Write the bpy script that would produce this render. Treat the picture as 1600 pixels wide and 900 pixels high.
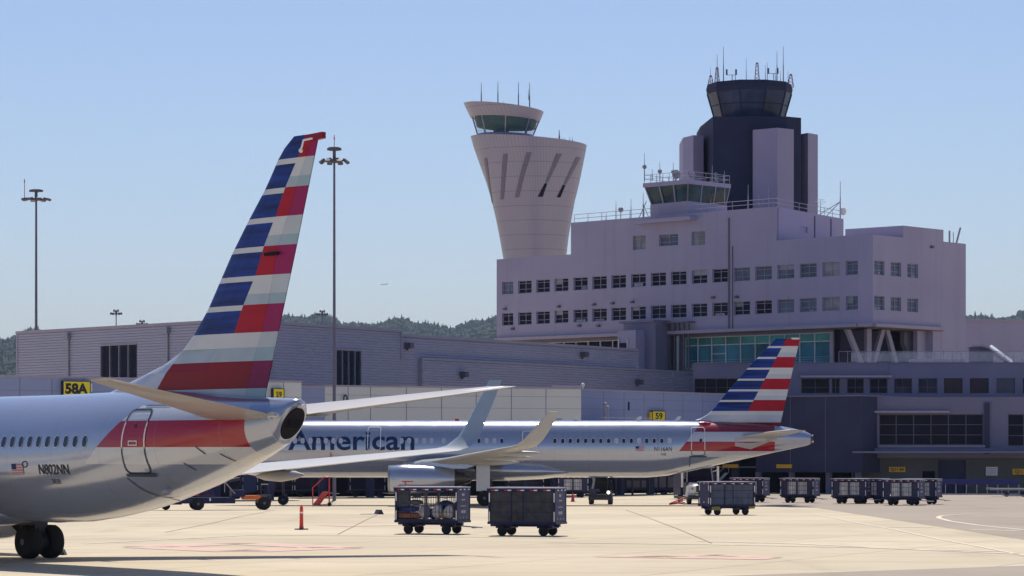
import bpy, bmesh, math, random
from mathutils import Vector, Matrix
R = math.radians
random.seed(7)
for o in list(bpy.data.objects):
    bpy.data.objects.remove(o)
S = bpy.context.scene
COL = S.collection

# ------------------------------------------------------------ camera, sky, sun, exposure
F, HV, CH = 4500.0, 711.0, 3.49          # focal length in photo pixels, eye-level row, eye height in metres
cam = bpy.data.cameras.new('camera')
camo = bpy.data.objects.new('camera', cam)
COL.objects.link(camo)
camo.location = (0, 0, CH)
camo.rotation_euler = (R(90), 0, 0)
cam.sensor_width = 36
cam.lens = F / 1600 * 36
cam.shift_y = (HV - 450) / 1600
cam.clip_start = 1
cam.clip_end = 60000
S.camera = camo

SUN_EL = 56
world = bpy.data.worlds.new('World')
S.world = world
world.use_nodes = True
wn = world.node_tree
bg = wn.nodes['Background']
sky = wn.nodes.new('ShaderNodeTexSky')
sky.sky_type = 'NISHITA'
sky.sun_disc = False
sky.sun_elevation = R(SUN_EL)
sky.sun_rotation = R(0)
sky.air_density = 1.0
sky.dust_density = 0.5
sky.ozone_density = 3.0
sky.altitude = 0
tint = wn.nodes.new('ShaderNodeMix'); tint.data_type = 'RGBA'; tint.blend_type = 'MULTIPLY'
tint.inputs[0].default_value = 1.0
tint.inputs[7].default_value = (0.96, 0.96, 1.10, 1)       # the violet cast of this air
wn.links.new(sky.outputs[0], tint.inputs[6])
wn.links.new(tint.outputs[2], bg.inputs[0])
bg.inputs[1].default_value = 0.096

sl = bpy.data.lights.new('sun', 'SUN')
sl.energy = 4.8
sl.angle = R(0.5)
sl.color = (1.0, 0.92, 0.77)
so = bpy.data.objects.new('sun', sl)
COL.objects.link(so)
so.location = (0, 60, 80)
so.rotation_euler = (R(-(90 - SUN_EL)), 0, R(2))
S.view_settings.view_transform = 'Standard'
S.view_settings.look = 'None'
S.view_settings.exposure = 0.0
S.view_settings.gamma = 1.0
S.view_settings.use_curve_mapping = False
S.cycles.max_bounces = 6
S.cycles.volume_bounces = 0

# ------------------------------------------------------------ helpers
def gz(Y):
    """height of the apron: it falls away very gently for drainage"""
    return -0.0021 * (min(max(Y, 95.0), 420.0) - 95.0)

def P(u, v, Y):
    return Vector(((u - 800) * Y / F, Y, CH + (HV - v) * Y / F))

def G(u, v, lift=0.0):
    """apron point seen at photo position u, v"""
    k = (v - HV) / F
    Y = (CH - 0.1995) / (k - 0.0021)
    if Y < 95: Y = CH / k
    return Vector(((u - 800) * Y / F, Y, gz(Y) + lift))

def srgb(r, g, b):
    f = lambda c: (c / 255 / 12.92) if c <= 10 else ((c / 255 + 0.055) / 1.055) ** 2.4
    return (f(r), f(g), f(b))

class NT:
    def __init__(s, name):
        s.m = bpy.data.materials.new(name); s.m.use_nodes = True
        s.t = s.m.node_tree; s.b = s.t.nodes['Principled BSDF']
    def n(s, typ, **kw):
        x = s.t.nodes.new(typ)
        for k, v in kw.items(): setattr(x, k, v)
        return x
    def l(s, a, b): s.t.links.new(a, b)
    def math(s, op, a, b=None, c=None):
        x = s.n('ShaderNodeMath', operation=op)
        for i, q in enumerate((a, b, c)):
            if q is None: continue
            if isinstance(q, (int, float)): x.inputs[i].default_value = q
            else: s.l(q, x.inputs[i])
        return x.outputs[0]
    def mix(s, f, a, b, mode='MIX'):
        x = s.n('ShaderNodeMix', data_type='RGBA', blend_type=mode)
        for i, q in ((0, f), (6, a), (7, b)):
            if isinstance(q, (int, float)): x.inputs[i].default_value = q
            elif isinstance(q, tuple): x.inputs[i].default_value = (*q[:3], 1)
            else: s.l(q, x.inputs[i])
        return x.outputs[2]
    def noise(s, vec, scale, detail=4, stretch=None, rough=0.55):
        if stretch:
            mp = s.n('ShaderNodeMapping'); mp.inputs['Scale'].default_value = stretch
            s.l(vec, mp.inputs[0]); vec = mp.outputs[0]
        x = s.n('ShaderNodeTexNoise'); x.inputs['Scale'].default_value = scale
        x.inputs['Detail'].default_value = detail; x.inputs['Roughness'].default_value = rough
        s.l(vec, x.inputs[0]); return x.outputs[0]
    def ramp(s, f, lo, hi):
        x = s.n('ShaderNodeMapRange'); x.inputs[1].default_value = lo; x.inputs[2].default_value = hi
        s.l(f, x.inputs[0]); return x.outputs[0]
    def obj(s): return s.n('ShaderNodeTexCoord').outputs['Object']

def mat(name, col, rough=0.6, metal=0.0, var=0.12, scale=1.5, bump=0.0, coat=0.0, stretch=None, alpha=1.0, trans=0.0, spec=0.5):
    t = NT(name)
    v = t.obj()
    nz = t.noise(v, scale, 5, stretch)
    c = t.mix(t.ramp(nz, 0.3, 0.7), tuple(x * (1 - var) for x in col), tuple(min(1, x * (1 + var)) for x in col))
    t.l(c, t.b.inputs['Base Color'])
    t.b.inputs['Roughness'].default_value = rough
    t.b.inputs['Metallic'].default_value = metal
    t.b.inputs['Coat Weight'].default_value = coat; t.b.inputs['Specular IOR Level'].default_value = spec
    if alpha < 1: t.b.inputs['Alpha'].default_value = alpha
    if trans: t.b.inputs['Transmission Weight'].default_value = trans
    if bump:
        bp = t.n('ShaderNodeBump'); bp.inputs['Strength'].default_value = bump; bp.inputs['Distance'].default_value = 0.05
        t.l(t.noise(v, scale * 6, 4), bp.inputs['Height']); t.l(bp.outputs[0], t.b.inputs['Normal'])
    return t.m

class MB:
    """collects geometry; build() links it as ONE mesh object"""
    def __init__(s): s.v = []; s.f = []; s.m = []; s.mi = 0
    def add(s, pts, faces, mi=None):
        b = len(s.v); s.v += [Vector(p) for p in pts]
        for f in faces: s.f.append([b + i for i in f]); s.m.append(s.mi if mi is None else mi)
        return s
    def poly(s, pts, mi=None): return s.add(pts, [list(range(len(pts)))], mi)
    def box(s, x0, x1, y0, y1, z0, z1, M=None, mi=None):
        p = [Vector((x, y, z)) for z in (z0, z1) for y in (y0, y1) for x in (x0, x1)]
        if M is not None: p = [M @ q for q in p]
        return s.add(p, [(0, 2, 3, 1), (4, 5, 7, 6), (0, 1, 5, 4), (2, 6, 7, 3), (0, 4, 6, 2), (1, 3, 7, 5)], mi)
    def prism(s, base, ext, mi=None):
        base = [Vector(p) for p in base]; ext = Vector(ext); n = len(base)
        fs = [list(range(n))[::-1], list(range(n, 2 * n))] + [(i, (i + 1) % n, n + (i + 1) % n, n + i) for i in range(n)]
        return s.add(base + [p + ext for p in base], fs, mi)
    def frus(s, a, b, mi=None):
        n = len(a)
        fs = [list(range(n))[::-1], list(range(n, 2 * n))] + [(i, (i + 1) % n, n + (i + 1) % n, n + i) for i in range(n)]
        return s.add(list(a) + list(b), fs, mi)
    def loft(s, rings, mi=None, cap=True, closed=True):
        n = len(rings[0]); pts = [p for r in rings for p in r]; fs = []
        for k in range(len(rings) - 1):
            for i in range(n if closed else n - 1):
                j = (i + 1) % n
                fs.append((k * n + i, k * n + j, (k + 1) * n + j, (k + 1) * n + i))
        if cap: fs.append(list(range(n))[::-1]); fs.append([(len(rings) - 1) * n + i for i in range(n)])
        return s.add(pts, fs, mi)
    def tube(s, a, b, r0, r1=None, n=8, mi=None):
        a, b = Vector(a), Vector(b); r1 = r0 if r1 is None else r1
        d = (b - a).normalized(); x = d.orthogonal().normalized(); y = d.cross(x)
        ring = lambda c, r: [c + x * r * math.cos(2 * math.pi * i / n) + y * r * math.sin(2 * math.pi * i / n) for i in range(n)]
        return s.loft([ring(a, r0), ring(b, r1)], mi)
    def rev(s, c, axis, prof, n=24, mi=None, cap=True):
        c = Vector(c); d = Vector(axis).normalized(); x = d.orthogonal().normalized(); y = d.cross(x)
        return s.loft([[c + d * t + (x * math.cos(2 * math.pi * i / n) + y * math.sin(2 * math.pi * i / n)) * r for i in range(n)] for t, r in prof], mi, cap)
    def ball(s, c, r, n=10, mi=None, sz=1.0):
        k = 6
        return s.rev(c, (0, 0, 1), [(-r * sz * math.cos(math.pi * i / k), max(1e-3, r * math.sin(math.pi * i / k))) for i in range(k + 1)], n, mi)
    def build(s, name, mats, parent=None, world=False, smooth=None):
        me = bpy.data.meshes.new(name)
        vs = s.v
        if world and parent is not None:
            q = Vector((0, 0, 0)); p = parent
            while p is not None: q += p.location; p = p.parent
            vs = [v - q for v in vs]
        me.from_pydata([tuple(v) for v in vs], [], s.f)
        for m in (mats if isinstance(mats, (list, tuple)) else [mats]): me.materials.append(m)
        me.polygons.foreach_set('material_index', s.m)
        bm = bmesh.new(); bm.from_mesh(me); bmesh.ops.recalc_face_normals(bm, faces=bm.faces); bm.to_mesh(me); bm.free()
        if smooth: me.shade_smooth(); me.set_sharp_from_angle(angle=R(smooth))
        me.update()
        o = bpy.data.objects.new(name, me); COL.objects.link(o)
        o.parent = parent
        return o

def build_each(mb, name, mats, parent=None, world=False, smooth=None):
    """one object for every separate piece collected in mb"""
    par = list(range(len(mb.v)))
    def find(i):
        while par[i] != i: par[i] = par[par[i]]; i = par[i]
        return i
    for f in mb.f:
        for i in f[1:]: par[find(i)] = find(f[0])
    groups = {}
    for f, m_ in zip(mb.f, mb.m): groups.setdefault(find(f[0]), []).append((f, m_))
    out = []
    for fs in groups.values():
        q = MB(); idx = {}
        for f, m_ in fs:
            for i in f:
                if i not in idx: idx[i] = len(q.v); q.v.append(mb.v[i])
            q.f.append([idx[i] for i in f]); q.m.append(m_)
        out.append(q.build(name, mats, parent, world, smooth))
    return out
def tag(o, label, cat, group=None):
    o['label'] = label; o['category'] = cat
    if group: o['group'] = group
    return o
def thing(name, label, cat, loc=(0, 0, 0), rz=0.0, group=None):
    o = bpy.data.objects.new(name, None); COL.objects.link(o)
    o.empty_display_size = 0.5
    o.location = loc; o.rotation_euler = (0, 0, rz)
    return tag(o, label, cat, group)
def struct(o): o['kind'] = 'structure'; return o
def copy_tree(src, label=None, loc=None, rz=None, parent=None):
    kids = [k for k in bpy.data.objects if k.parent == src]
    c = src.copy(); COL.objects.link(c); c.parent = parent
    if label: c['label'] = label
    if loc is not None: c.location = loc
    if rz is not None: c.rotation_euler = (0, 0, rz)
    for k in kids: copy_tree(k, parent=c)
    return c

class Wall:
    """vertical plane through two map points; d runs along it to the right, n faces the viewer's side"""
    def __init__(s, x0, y0, x1, y1):
        s.a = Vector((x0, y0, 0)); s.b = Vector((x1, y1, 0)); s.d = (s.b - s.a).normalized(); s.L = (s.b - s.a).length
        s.n = Vector((s.d.y, -s.d.x, 0))
    @staticmethod
    def uv(u0, Y0, u1, Y1): return Wall((u0 - 800) * Y0 / F, Y0, (u1 - 800) * Y1 / F, Y1)
    def off(s, k): a = s.a + s.n * k; b = s.b + s.n * k; return Wall(a.x, a.y, b.x, b.y)
    def t(s, u):
        k = (u - 800) / F
        return (k * s.a.y - s.a.x) / (s.d.x - k * s.d.y)
    def Y(s, u): return s.a.y + s.d.y * s.t(u)
    def z(s, u, v): return CH + (HV - v) * s.Y(u) / F
    def pt(s, t, z, o=0.0): q = s.a + s.d * t + s.n * o; return Vector((q.x, q.y, z))
    def box(s, mb, t0, t1, z0, z1, o0, o1, mi=None):
        p = [s.pt(t, z, o) for z in (z0, z1) for o in (o0, o1) for t in (t0, t1)]
        mb.add(p, [(0, 2, 3, 1), (4, 5, 7, 6), (0, 1, 5, 4), (2, 6, 7, 3), (0, 4, 6, 2), (1, 3, 7, 5)], mi)
    def holes(s, mb, t0, t1, z0, z1, ops, dep=0.35, mi=None):
        ts = sorted({t0, t1, *[max(t0, min(t1, o[0])) for o in ops], *[max(t0, min(t1, o[1])) for o in ops]})
        zs = sorted({z0, z1, *[o[2] for o in ops], *[o[3] for o in ops]})
        for i in range(len(ts) - 1):
            for j in range(len(zs) - 1):
                tc, zc = (ts[i] + ts[i + 1]) / 2, (zs[j] + zs[j + 1]) / 2
                if any(o[0] < tc < o[1] and o[2] < zc < o[3] for o in ops): continue
                mb.poly([s.pt(ts[i], zs[j]), s.pt(ts[i + 1], zs[j]), s.pt(ts[i + 1], zs[j + 1]), s.pt(ts[i], zs[j + 1])], mi)
        for a, b, c, d in ops:
            for q in (((a, c), (b, c)), ((b, c), (b, d)), ((b, d), (a, d)), ((a, d), (a, c))):
                mb.poly([s.pt(*q[0]), s.pt(*q[1]), s.pt(*q[1], -dep), s.pt(*q[0], -dep)], mi)

def window(W, parent, t0, t1, z0, z1, frame_m, glass_m, cols=2, rows=(0.33, 0.78), dep=0.3, fw=0.07, name='window', label=None):
    """a window set back in its opening: frame with bars, and a pane as its sub-part"""
    f = MB(); o0, o1 = -dep, -dep + 0.1
    W.box(f, t0, t0 + fw, z0, z1, o0, o1); W.box(f, t1 - fw, t1, z0, z1, o0, o1)
    W.box(f, t0 + fw, t1 - fw, z0, z0 + fw, o0, o1); W.box(f, t0 + fw, t1 - fw, z1 - fw, z1, o0, o1)
    for i in range(1, cols):
        t = t0 + (t1 - t0) * i / cols; W.box(f, t - fw * .45, t + fw * .45, z0 + fw, z1 - fw, o0 + .01, o1 - .01)
    for r in rows:
        z = z0 + (z1 - z0) * r; W.box(f, t0 + fw, t1 - fw, z - fw * .35, z + fw * .35, o0 + .02, o1 - .02)
    fo = f.build(name, frame_m, parent, world=True)
    if label: fo['label'] = label
    g = MB(); W.box(g, t0 + .01, t1 - .01, z0 + .01, z1 - .01, -dep - .03, -dep + .02)
    q = g.build('pane', glass_m, fo, world=True)
    return fo

def text_mesh(body, bold=0.0):
    c = bpy.data.curves.new('lettering', 'FONT'); c.body = body; c.size = 1; c.offset = bold; c.resolution_u = 6
    o = bpy.data.objects.new('tmp', c); COL.objects.link(o)
    bpy.context.view_layer.update()
    me = bpy.data.meshes.new_from_object(o.evaluated_get(bpy.context.evaluated_depsgraph_get()))
    bpy.data.objects.remove(o); bpy.data.curves.remove(c)
    bm = bmesh.new(); bm.from_mesh(me); bpy.data.meshes.remove(me)
    xs = [v.co.x for v in bm.verts]; ys = [v.co.y for v in bm.verts]
    x0, x1, y0, y1 = min(xs), max(xs), 0.0, max(ys)
    for v in bm.verts: v.co.x = (v.co.x - x0) / (x1 - x0); v.co.y = v.co.y / y1
    return bm
def text_on(body, fn, name, m, parent, world=False, bold=0.0, slices=0):
    """lettering in the unit square mapped through fn(x, y) -> point"""
    bm = text_mesh(body, bold)
    for i in range(1, slices):
        bmesh.ops.bisect_plane(bm, geom=bm.verts[:] + bm.edges[:] + bm.faces[:], plane_co=(0, i / slices, 0), plane_no=(0, 1, 0))
    mb = MB()
    bm.verts.index_update()
    mb.add([fn(v.co.x, v.co.y) for v in bm.verts], [[v.index for v in f.verts] for f in bm.faces])
    bm.free()
    return mb.build(name, m, parent, world)
def text_wall(body, W, t0, t1, z0, z1, o, name, m, parent, bold=0.0):
    return text_on(body, lambda x, y: W.pt(t0 + (t1 - t0) * x, z0 + (z1 - z0) * y, o), name, m, parent, world=True, bold=bold)

# ------------------------------------------------------------ materials
M = {}
M['stucco'] = mat('painted_stucco', (0.325, 0.285, 0.43), 0.85, var=0.05, scale=0.25, bump=0.15)
t = NT('painted_stucco'); v = t.obj()
cc = t.mix(t.ramp(t.noise(v, 0.12, 5), .3, .7), (0.335, 0.30, 0.43), (0.38, 0.345, 0.475))
cc = t.mix(t.math('MULTIPLY', t.ramp(t.noise(v, 1.0, 5, (0.9, 0.9, 0.05)), .52, .78), .28), cc, (0.23, 0.205, 0.29))      # rain streaks
cc = t.mix(t.math('MULTIPLY', t.ramp(t.noise(v, 0.5, 3, (0.3, 0.3, 1.2)), .6, .7), .15), cc, (0.40, 0.36, 0.48))
t.l(cc, t.b.inputs['Base Color']); t.b.inputs['Roughness'].default_value = .85
M['stucco'] = t.m
M['trim'] = mat('pale_trim', (0.36, 0.32, 0.41), 0.7, var=0.06)
M['podium'] = mat('grey_violet_render', (0.19, 0.18, 0.27), 0.8, var=0.08, scale=0.3)
M['podium_dark'] = mat('dark_panel_cladding', (0.055, 0.055, 0.105), 0.85, var=0.12, scale=0.4, spec=.2)
M['soffit'] = mat('brown_soffit', (0.20, 0.14, 0.14), 0.8)
M['tower_dark'] = mat('dark_navy_cladding', (0.028, 0.031, 0.072), 0.8, var=0.15, scale=0.2, spec=.2)
M['tower_lav'] = mat('lavender_panels', (0.29, 0.265, 0.39), 0.7, var=0.05, scale=0.3)
M['frame_white'] = mat('white_window_frame', (0.6, 0.6, 0.62), 0.5)
M['frame_grey'] = mat('grey_window_frame', (0.30, 0.29, 0.36), 0.5)
M['frame_dim'] = mat('dim_window_frame', (0.12, 0.11, 0.15), 0.5)
M['glass_dark'] = mat('dark_window_glass', (0.006, 0.007, 0.028), 0.12, var=0.4, scale=0.25, spec=0.10)
M['glass_mid'] = mat('curtained_window_glass', (0.10, 0.12, 0.19), 0.2, var=0.5, scale=0.35, spec=0.22)
M['glass_pale'] = mat('blind_window_glass', (0.24, 0.25, 0.27), 0.25, var=0.4, scale=0.5, spec=0.22)
M['glass_teal'] = mat('teal_curtain_glass', (0.02, 0.15, 0.22), 0.12, var=0.6, scale=0.22, spec=0.22)
M['glass_green'] = mat('green_tinted_glass', (0.05, 0.26, 0.24), 0.15, var=0.4, scale=0.25, spec=0.22)
M['glass_red'] = mat('dark_red_shutter', (0.035, 0.012, 0.03), 0.5)
M['corr'] = mat('corrugated_metal', (0.355, 0.35, 0.475), 0.55, 0.0, var=0.05, scale=0.1)
M['louvre'] = mat('dark_louvre', (0.05, 0.055, 0.10), 0.6)
M['panel_warm'] = mat('grey_white_panel', (0.60, 0.60, 0.60), 0.6, var=0.03, scale=0.2)
M['panel_blue'] = mat('blue_grey_panel', (0.27, 0.31, 0.50), 0.6, var=0.05, scale=0.2)
M['joint'] = mat('dark_panel_joint', (0.20, 0.21, 0.27), 0.8)
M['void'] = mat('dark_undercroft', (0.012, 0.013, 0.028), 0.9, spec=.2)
M['steel'] = mat('galvanised_steel', (0.30, 0.30, 0.36), 0.45, 0.4)
M['pole'] = mat('weathered_pole_steel', (0.14, 0.13, 0.19), 0.5, 0.3)
M['lampbox'] = mat('lamp_housing', (0.10, 0.09, 0.12), 0.5)
M['black'] = mat('black_rubber', (0.012, 0.012, 0.016), 0.8, var=0.3)
M['dark'] = mat('dark_steel', (0.035, 0.035, 0.055), 0.5, 0.3)
M['navy'] = mat('navy_vehicle_paint', (0.014, 0.016, 0.075), 0.5, var=0.3, scale=3, spec=.3)
M['navy2'] = mat('faded_navy_panel', (0.030, 0.030, 0.10), 0.6, var=0.45, scale=4)
M['white'] = mat('white_paint', (0.75, 0.75, 0.75), 0.4, var=0.05)
M['offwhite'] = mat('off_white_canvas', (0.78, 0.76, 0.76), 0.8, var=0.2, scale=3)
M['red'] = mat('red_paint', (0.55, 0.03, 0.04), 0.45, var=0.15)
M['orange'] = mat('orange_paint', (0.75, 0.16, 0.02), 0.6)
M['cone'] = mat('red_orange_plastic', (0.80, 0.06, 0.03), 0.5, var=0.05)
M['yellow'] = mat('yellow_sign_face', (0.85, 0.68, 0.02), 0.5, var=0.05)
M['ochre'] = mat('ochre_sign_face', (0.80, 0.42, 0.03), 0.5, var=0.05)
M['ink'] = mat('black_lettering', (0.015, 0.015, 0.02), 0.6)
M['grille'] = mat('cart_mesh_bars', (0.05, 0.05, 0.09), 0.5, 0.3)
M['tarp'] = mat('grey_black_mesh_curtain', (0.045, 0.045, 0.055), 0.8, var=0.35, scale=3)
M['tarp2'] = mat('grey_mesh_curtain', (0.085, 0.10, 0.15), 0.8, var=0.25, scale=2)
M['hub'] = mat('wheel_hub', (0.14, 0.145, 0.19), 0.5, 0.4)
M['clad'] = None
t = NT('tower_metal_cladding')          # seams run round and slightly up the drum
ob = t.obj(); sp = t.n('ShaderNodeSeparateXYZ'); t.l(ob, sp.inputs[0])
ang = t.math('ARCTAN2', sp.outputs[1], sp.outputs[0])
q = t.math('ADD', t.math('MULTIPLY', ang, 14.0), t.math('MULTIPLY', sp.outputs[2], 0.11))
seam = t.math('LESS_THAN', t.math('FRACT', q), 0.07)
ring = t.math('LESS_THAN', t.math('FRACT', t.math('DIVIDE', sp.outputs[2], 2.55)), 0.035)
mk = t.math('MAXIMUM', seam, ring)
t.l(t.mix(mk, t.mix(t.noise(ob, 0.15, 3), (0.25, 0.235, 0.35), (0.30, 0.285, 0.385)), (0.16, 0.15, 0.23)), t.b.inputs['Base Color'])
t.b.inputs['Metallic'].default_value = 0.35; t.b.inputs['Roughness'].default_value = 0.34
M['clad'] = t.m

# aircraft paint
def silver(name, base=(0.42, 0.455, 0.56)):
    t = NT(name); v = t.obj()
    c = t.mix(t.ramp(t.noise(v, 0.5, 5, (0.4, 1, 1.6)), 0.3, 0.7), tuple(x * .93 for x in base), base)
    return t, v, c
def fin_silver(t):
    t.b.inputs['Metallic'].default_value = 0.55; t.b.inputs['Roughness'].default_value = 0.19
    t.b.inputs['Coat Weight'].default_value = 0.4; t.b.inputs['Coat Roughness'].default_value = 0.096
t, v, c = silver('silver_mica_paint'); t.l(c, t.b.inputs['Base Color']); fin_silver(t); M['silver'] = t.m
RED, DRED = (0.34, 0.002, 0.020), (0.23, 0.002, 0.02)
def livery(name, slant, bands, xmax):
    """silver skin; aft of a slanted line the tail bands: (z0, z1, colour)"""
    t, v, c = silver(name)
    sp = t.n('ShaderNodeSeparateXYZ'); t.l(v, sp.inputs[0]); x, z = sp.outputs[0], sp.outputs[2]
    x0, z0, k = slant
    aft = t.math('GREATER_THAN', t.math('SUBTRACT', x, t.math('MULTIPLY', z, k)), x0 - k * z0)
    painted = None
    for a, b, col, xm in bands:
        f = t.math('MULTIPLY', t.math('GREATER_THAN', z, a), t.math('LESS_THAN', z, b))
        f = t.math('MULTIPLY', f, aft); f = t.math('MULTIPLY', f, t.math('LESS_THAN', x, xm or xmax))
        c = t.mix(f, c, col); painted = f if painted is None else t.math('MAXIMUM', painted, f)
    dirt = t.noise(v, 0.8, 6, (0.15, 1, 1.2), 0.7)
    c = t.mix(t.math('MULTIPLY', t.ramp(dirt, 0.5, 0.8), 0.16), c, (0.30, 0.27, 0.24))
    fr = t.math('LESS_THAN', t.math('FRACT', t.math('DIVIDE', x, 2.54)), 0.008)
    c = t.mix(t.math('MULTIPLY', fr, 0.35), c, (0.2, 0.2, 0.22))
    t.l(c, t.b.inputs['Base Color']); fin_silver(t)
    t.l(t.math('SUBTRACT', 0.56, t.math('MULTIPLY', painted, 0.53)), t.b.inputs['Metallic'])
    t.l(t.math('ADD', 0.14, t.math('MULTIPLY', t.noise(v, 1, 3), 0.08)), t.b.inputs['Roughness'])
    return t.m
M['fin_red'] = mat('tail_red', (0.40, 0.003, 0.022), 0.42, var=0.12, scale=0.6, spec=0.25, stretch=(.3, 1, 3))
M['fin_dred'] = mat('tail_deep_red', DRED, 0.42, var=0.12, scale=0.6, spec=0.25, stretch=(.3, 1, 3))
M['fin_blue'] = mat('tail_blue', (0.006, 0.030, 0.20), 0.42, var=0.65, scale=1.0, spec=0.25, stretch=(.25, 1, 4))
M['fin_white'] = mat('tail_white', (0.62, 0.63, 0.64), 0.42, var=0.03, spec=0.25)
M['fin_pale'] = mat('tail_pale_grey', (0.40, 0.48, 0.54), 0.42, var=0.08, spec=0.25)
M['fin_silver'] = mat('tail_light_silver', (0.50, 0.52, 0.60), 0.42, 0.3, var=0.05, spec=0.25)
M['wing'] = mat('grey_wing_paint', (0.39, 0.385, 0.39), 0.4, var=0.07, scale=0.6, coat=0.2)
for k_, c_ in (('red', (0.31, 0.012, 0.105)), ('dred', (0.22, 0.010, 0.085)), ('blue', (0.006, 0.03, 0.2)), ('white', (0.50, 0.55, 0.58)), ('pale', (0.33, 0.45, 0.50)), ('silver', (0.50, 0.52, 0.60))):  # rudder set: reflected sky painted into the reds, white and pale grey
    M['rud_' + k_] = mat('rudder_sky_tint_' + k_, c_, 0.42, var=0.08, scale=0.6, spec=.25)
M['stab'] = mat('tailplane_paint', (0.33, 0.30, 0.30), 0.4, var=0.1, scale=0.8, coat=0.2)
M['ac_glass'] = mat('cabin_window', (0.015, 0.025, 0.07), 0.12, var=0.2)
M['ac_shade'] = mat('closed_window_shade', (0.55, 0.57, 0.62), 0.3)
M['ac_navy'] = mat('navy_lettering', (0.012, 0.03, 0.10), 0.5, spec=.25)
M['ac_line_w'] = mat('white_door_outline', (0.80, 0.80, 0.82), 0.4)
M['ac_line_d'] = mat('dark_door_outline', (0.03, 0.04, 0.07), 0.5)
M['hot'] = mat('burnt_metal', (0.10, 0.09, 0.09), 0.4, 0.8)
M['fan'] = mat('dark_intake', (0.012, 0.012, 0.018), 0.7, spec=.15)
M['winglet'] = mat('pale_blue_winglet', (0.34, 0.385, 0.42), 0.35, 0.3, var=0.06, coat=0.4)
# ------------------------------------------------------------ ground
def ground_mat(name, lo, hi, stain, joints=True):
    t = NT(name); v = t.obj()
    c = t.mix(t.ramp(t.noise(v, 0.05, 6, None, 0.6), 0.35, 0.65), lo, hi)
    c = t.mix(t.math('MULTIPLY', t.ramp(t.noise(v, 0.35, 5), 0.55, 0.75), 0.25), c, stain)
    blot = t.ramp(t.noise(v, 0.11, 4, (0.5, 1.0, 1)), 0.62, 0.74)
    c = t.mix(t.math('MULTIPLY', blot, 0.35), c, stain)
    oil = t.ramp(t.noise(v, 0.42, 3, (0.55, 1.0, 1)), 0.73, 0.78)
    c = t.mix(t.math('MULTIPLY', oil, 0.8), c, (0.10, 0.085, 0.07))
    st = t.ramp(t.noise(v, 1.0, 4, (0.03, 0.45, 1)), 0.55, 0.72)
    c = t.mix(t.math('MULTIPLY', st, 0.30), c, stain)
    st = t.ramp(t.noise(v, 1.0, 4, (0.35, 0.05, 1)), 0.60, 0.70)
    c = t.mix(t.math('MULTIPLY', st, 0.22), c, stain)
    if joints:
        mp = t.n('ShaderNodeMapping'); mp.inputs['Rotation'].default_value = (0, 0, R(24)); t.l(v, mp.inputs[0])
        bk = t.n('ShaderNodeTexBrick'); bk.offset = 0; bk.inputs['Scale'].default_value = 1
        bk.inputs['Brick Width'].default_value = 7.6; bk.inputs['Row Height'].default_value = 7.6
        bk.inputs['Mortar Size'].default_value = 0.06; bk.inputs['Mortar Smooth'].default_value = 0.5
        bk.inputs['Color1'].default_value = (1, 1, 1, 1); bk.inputs['Color2'].default_value = (0.90, 0.90, 0.90, 1); bk.inputs['Mortar'].default_value = (0.45, 0.42, 0.40, 1)
        t.l(mp.outputs[0], bk.inputs['Vector'])
        c = t.mix(0.75, c, bk.outputs[0], 'MULTIPLY')
    t.l(c, t.b.inputs['Base Color']); t.b.inputs['Roughness'].default_value = 0.9
    t.b.inputs['Specular IOR Level'].default_value = 0.25
    return t.m
M['concrete'] = ground_mat('apron_concrete', (0.54, 0.46, 0.34), (0.66, 0.57, 0.43), (0.34, 0.28, 0.22))
M['asphalt'] = ground_mat('worn_asphalt', (0.33, 0.28, 0.235), (0.40, 0.34, 0.285), (0.2, 0.17, 0.15), False)
M['line'] = mat('worn_white_line', (0.68, 0.60, 0.47), 0.8, var=0.1, scale=2)
M['joint_line'] = mat('tarred_joint', (0.30, 0.245, 0.19), 0.9)
M['faded_red'] = mat('faded_red_line', (0.64, 0.45, 0.37), 0.9, var=0.12, scale=0.8)
g = MB()
Ys = [-400, 0, 60, 95, 130, 180, 250, 330, 420, 900, 3000, 14000]
Xs = [-9000, -600, -120, -40, 40, 120, 600, 9000]
pts = [Vector((x, y, gz(y))) for y in Ys for x in Xs]
n = len(Xs)
g.add(pts, [(j * n + i, j * n + i + 1, (j + 1) * n + i + 1, (j + 1) * n + i) for j in range(len(Ys) - 1) for i in range(n - 1)])
struct(g.build('ground_apron', M['concrete']))

def sheet(name, pts, m, lift=0.006):
    """flat painted or paved patch that follows the apron's fall"""
    mb = MB()
    q = [Vector((p[0], p[1], gz(p[1]) + lift)) for p in pts]
    mb.poly(q); return struct(mb.build(name, m))
def strip(name, uv, w, m, lift=0.012):
    raw = [G(*p) for p in uv]; mb = MB(); pts = []
    for a, b in zip(raw, raw[1:]):
        k = max(1, int((b - a).length / 4)); pts += [a.lerp(b, i / k) for i in range(k)]
    pts.append(raw[-1])
    for i in range(len(pts) - 1):
        a, b = pts[i], pts[i + 1]; d = (b - a); d.z = 0; d.normalize(); s = Vector((-d.y, d.x, 0)) * w / 2
        q = [a - s, b - s, b + s, a + s]
        mb.poly([Vector((p.x, p.y, gz(p.y) + lift)) for p in q])
    return struct(mb.build(name, m))
a, b = G(1278, 794), G(1610, 845)
sheet('asphalt_lane', [(a.x, a.y), (b.x, b.y), (120, b.y), (120, 284), (a.x + 4, 284), (a.x - 8, 250)], M['asphalt'], 0.004)
a, b = G(1130, 900), G(1600, 884)
sheet('asphalt_patch', [(a.x, a.y), (b.x, b.y), (40, b.y), (40, 60), (4, 60)], M['asphalt'], 0.004)
strip('painted_curve', [(1700, 700 + 0 + 100), (1560, 787), (1500, 789)], 0.2, M['line'], 0.012) if False else None
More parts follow.
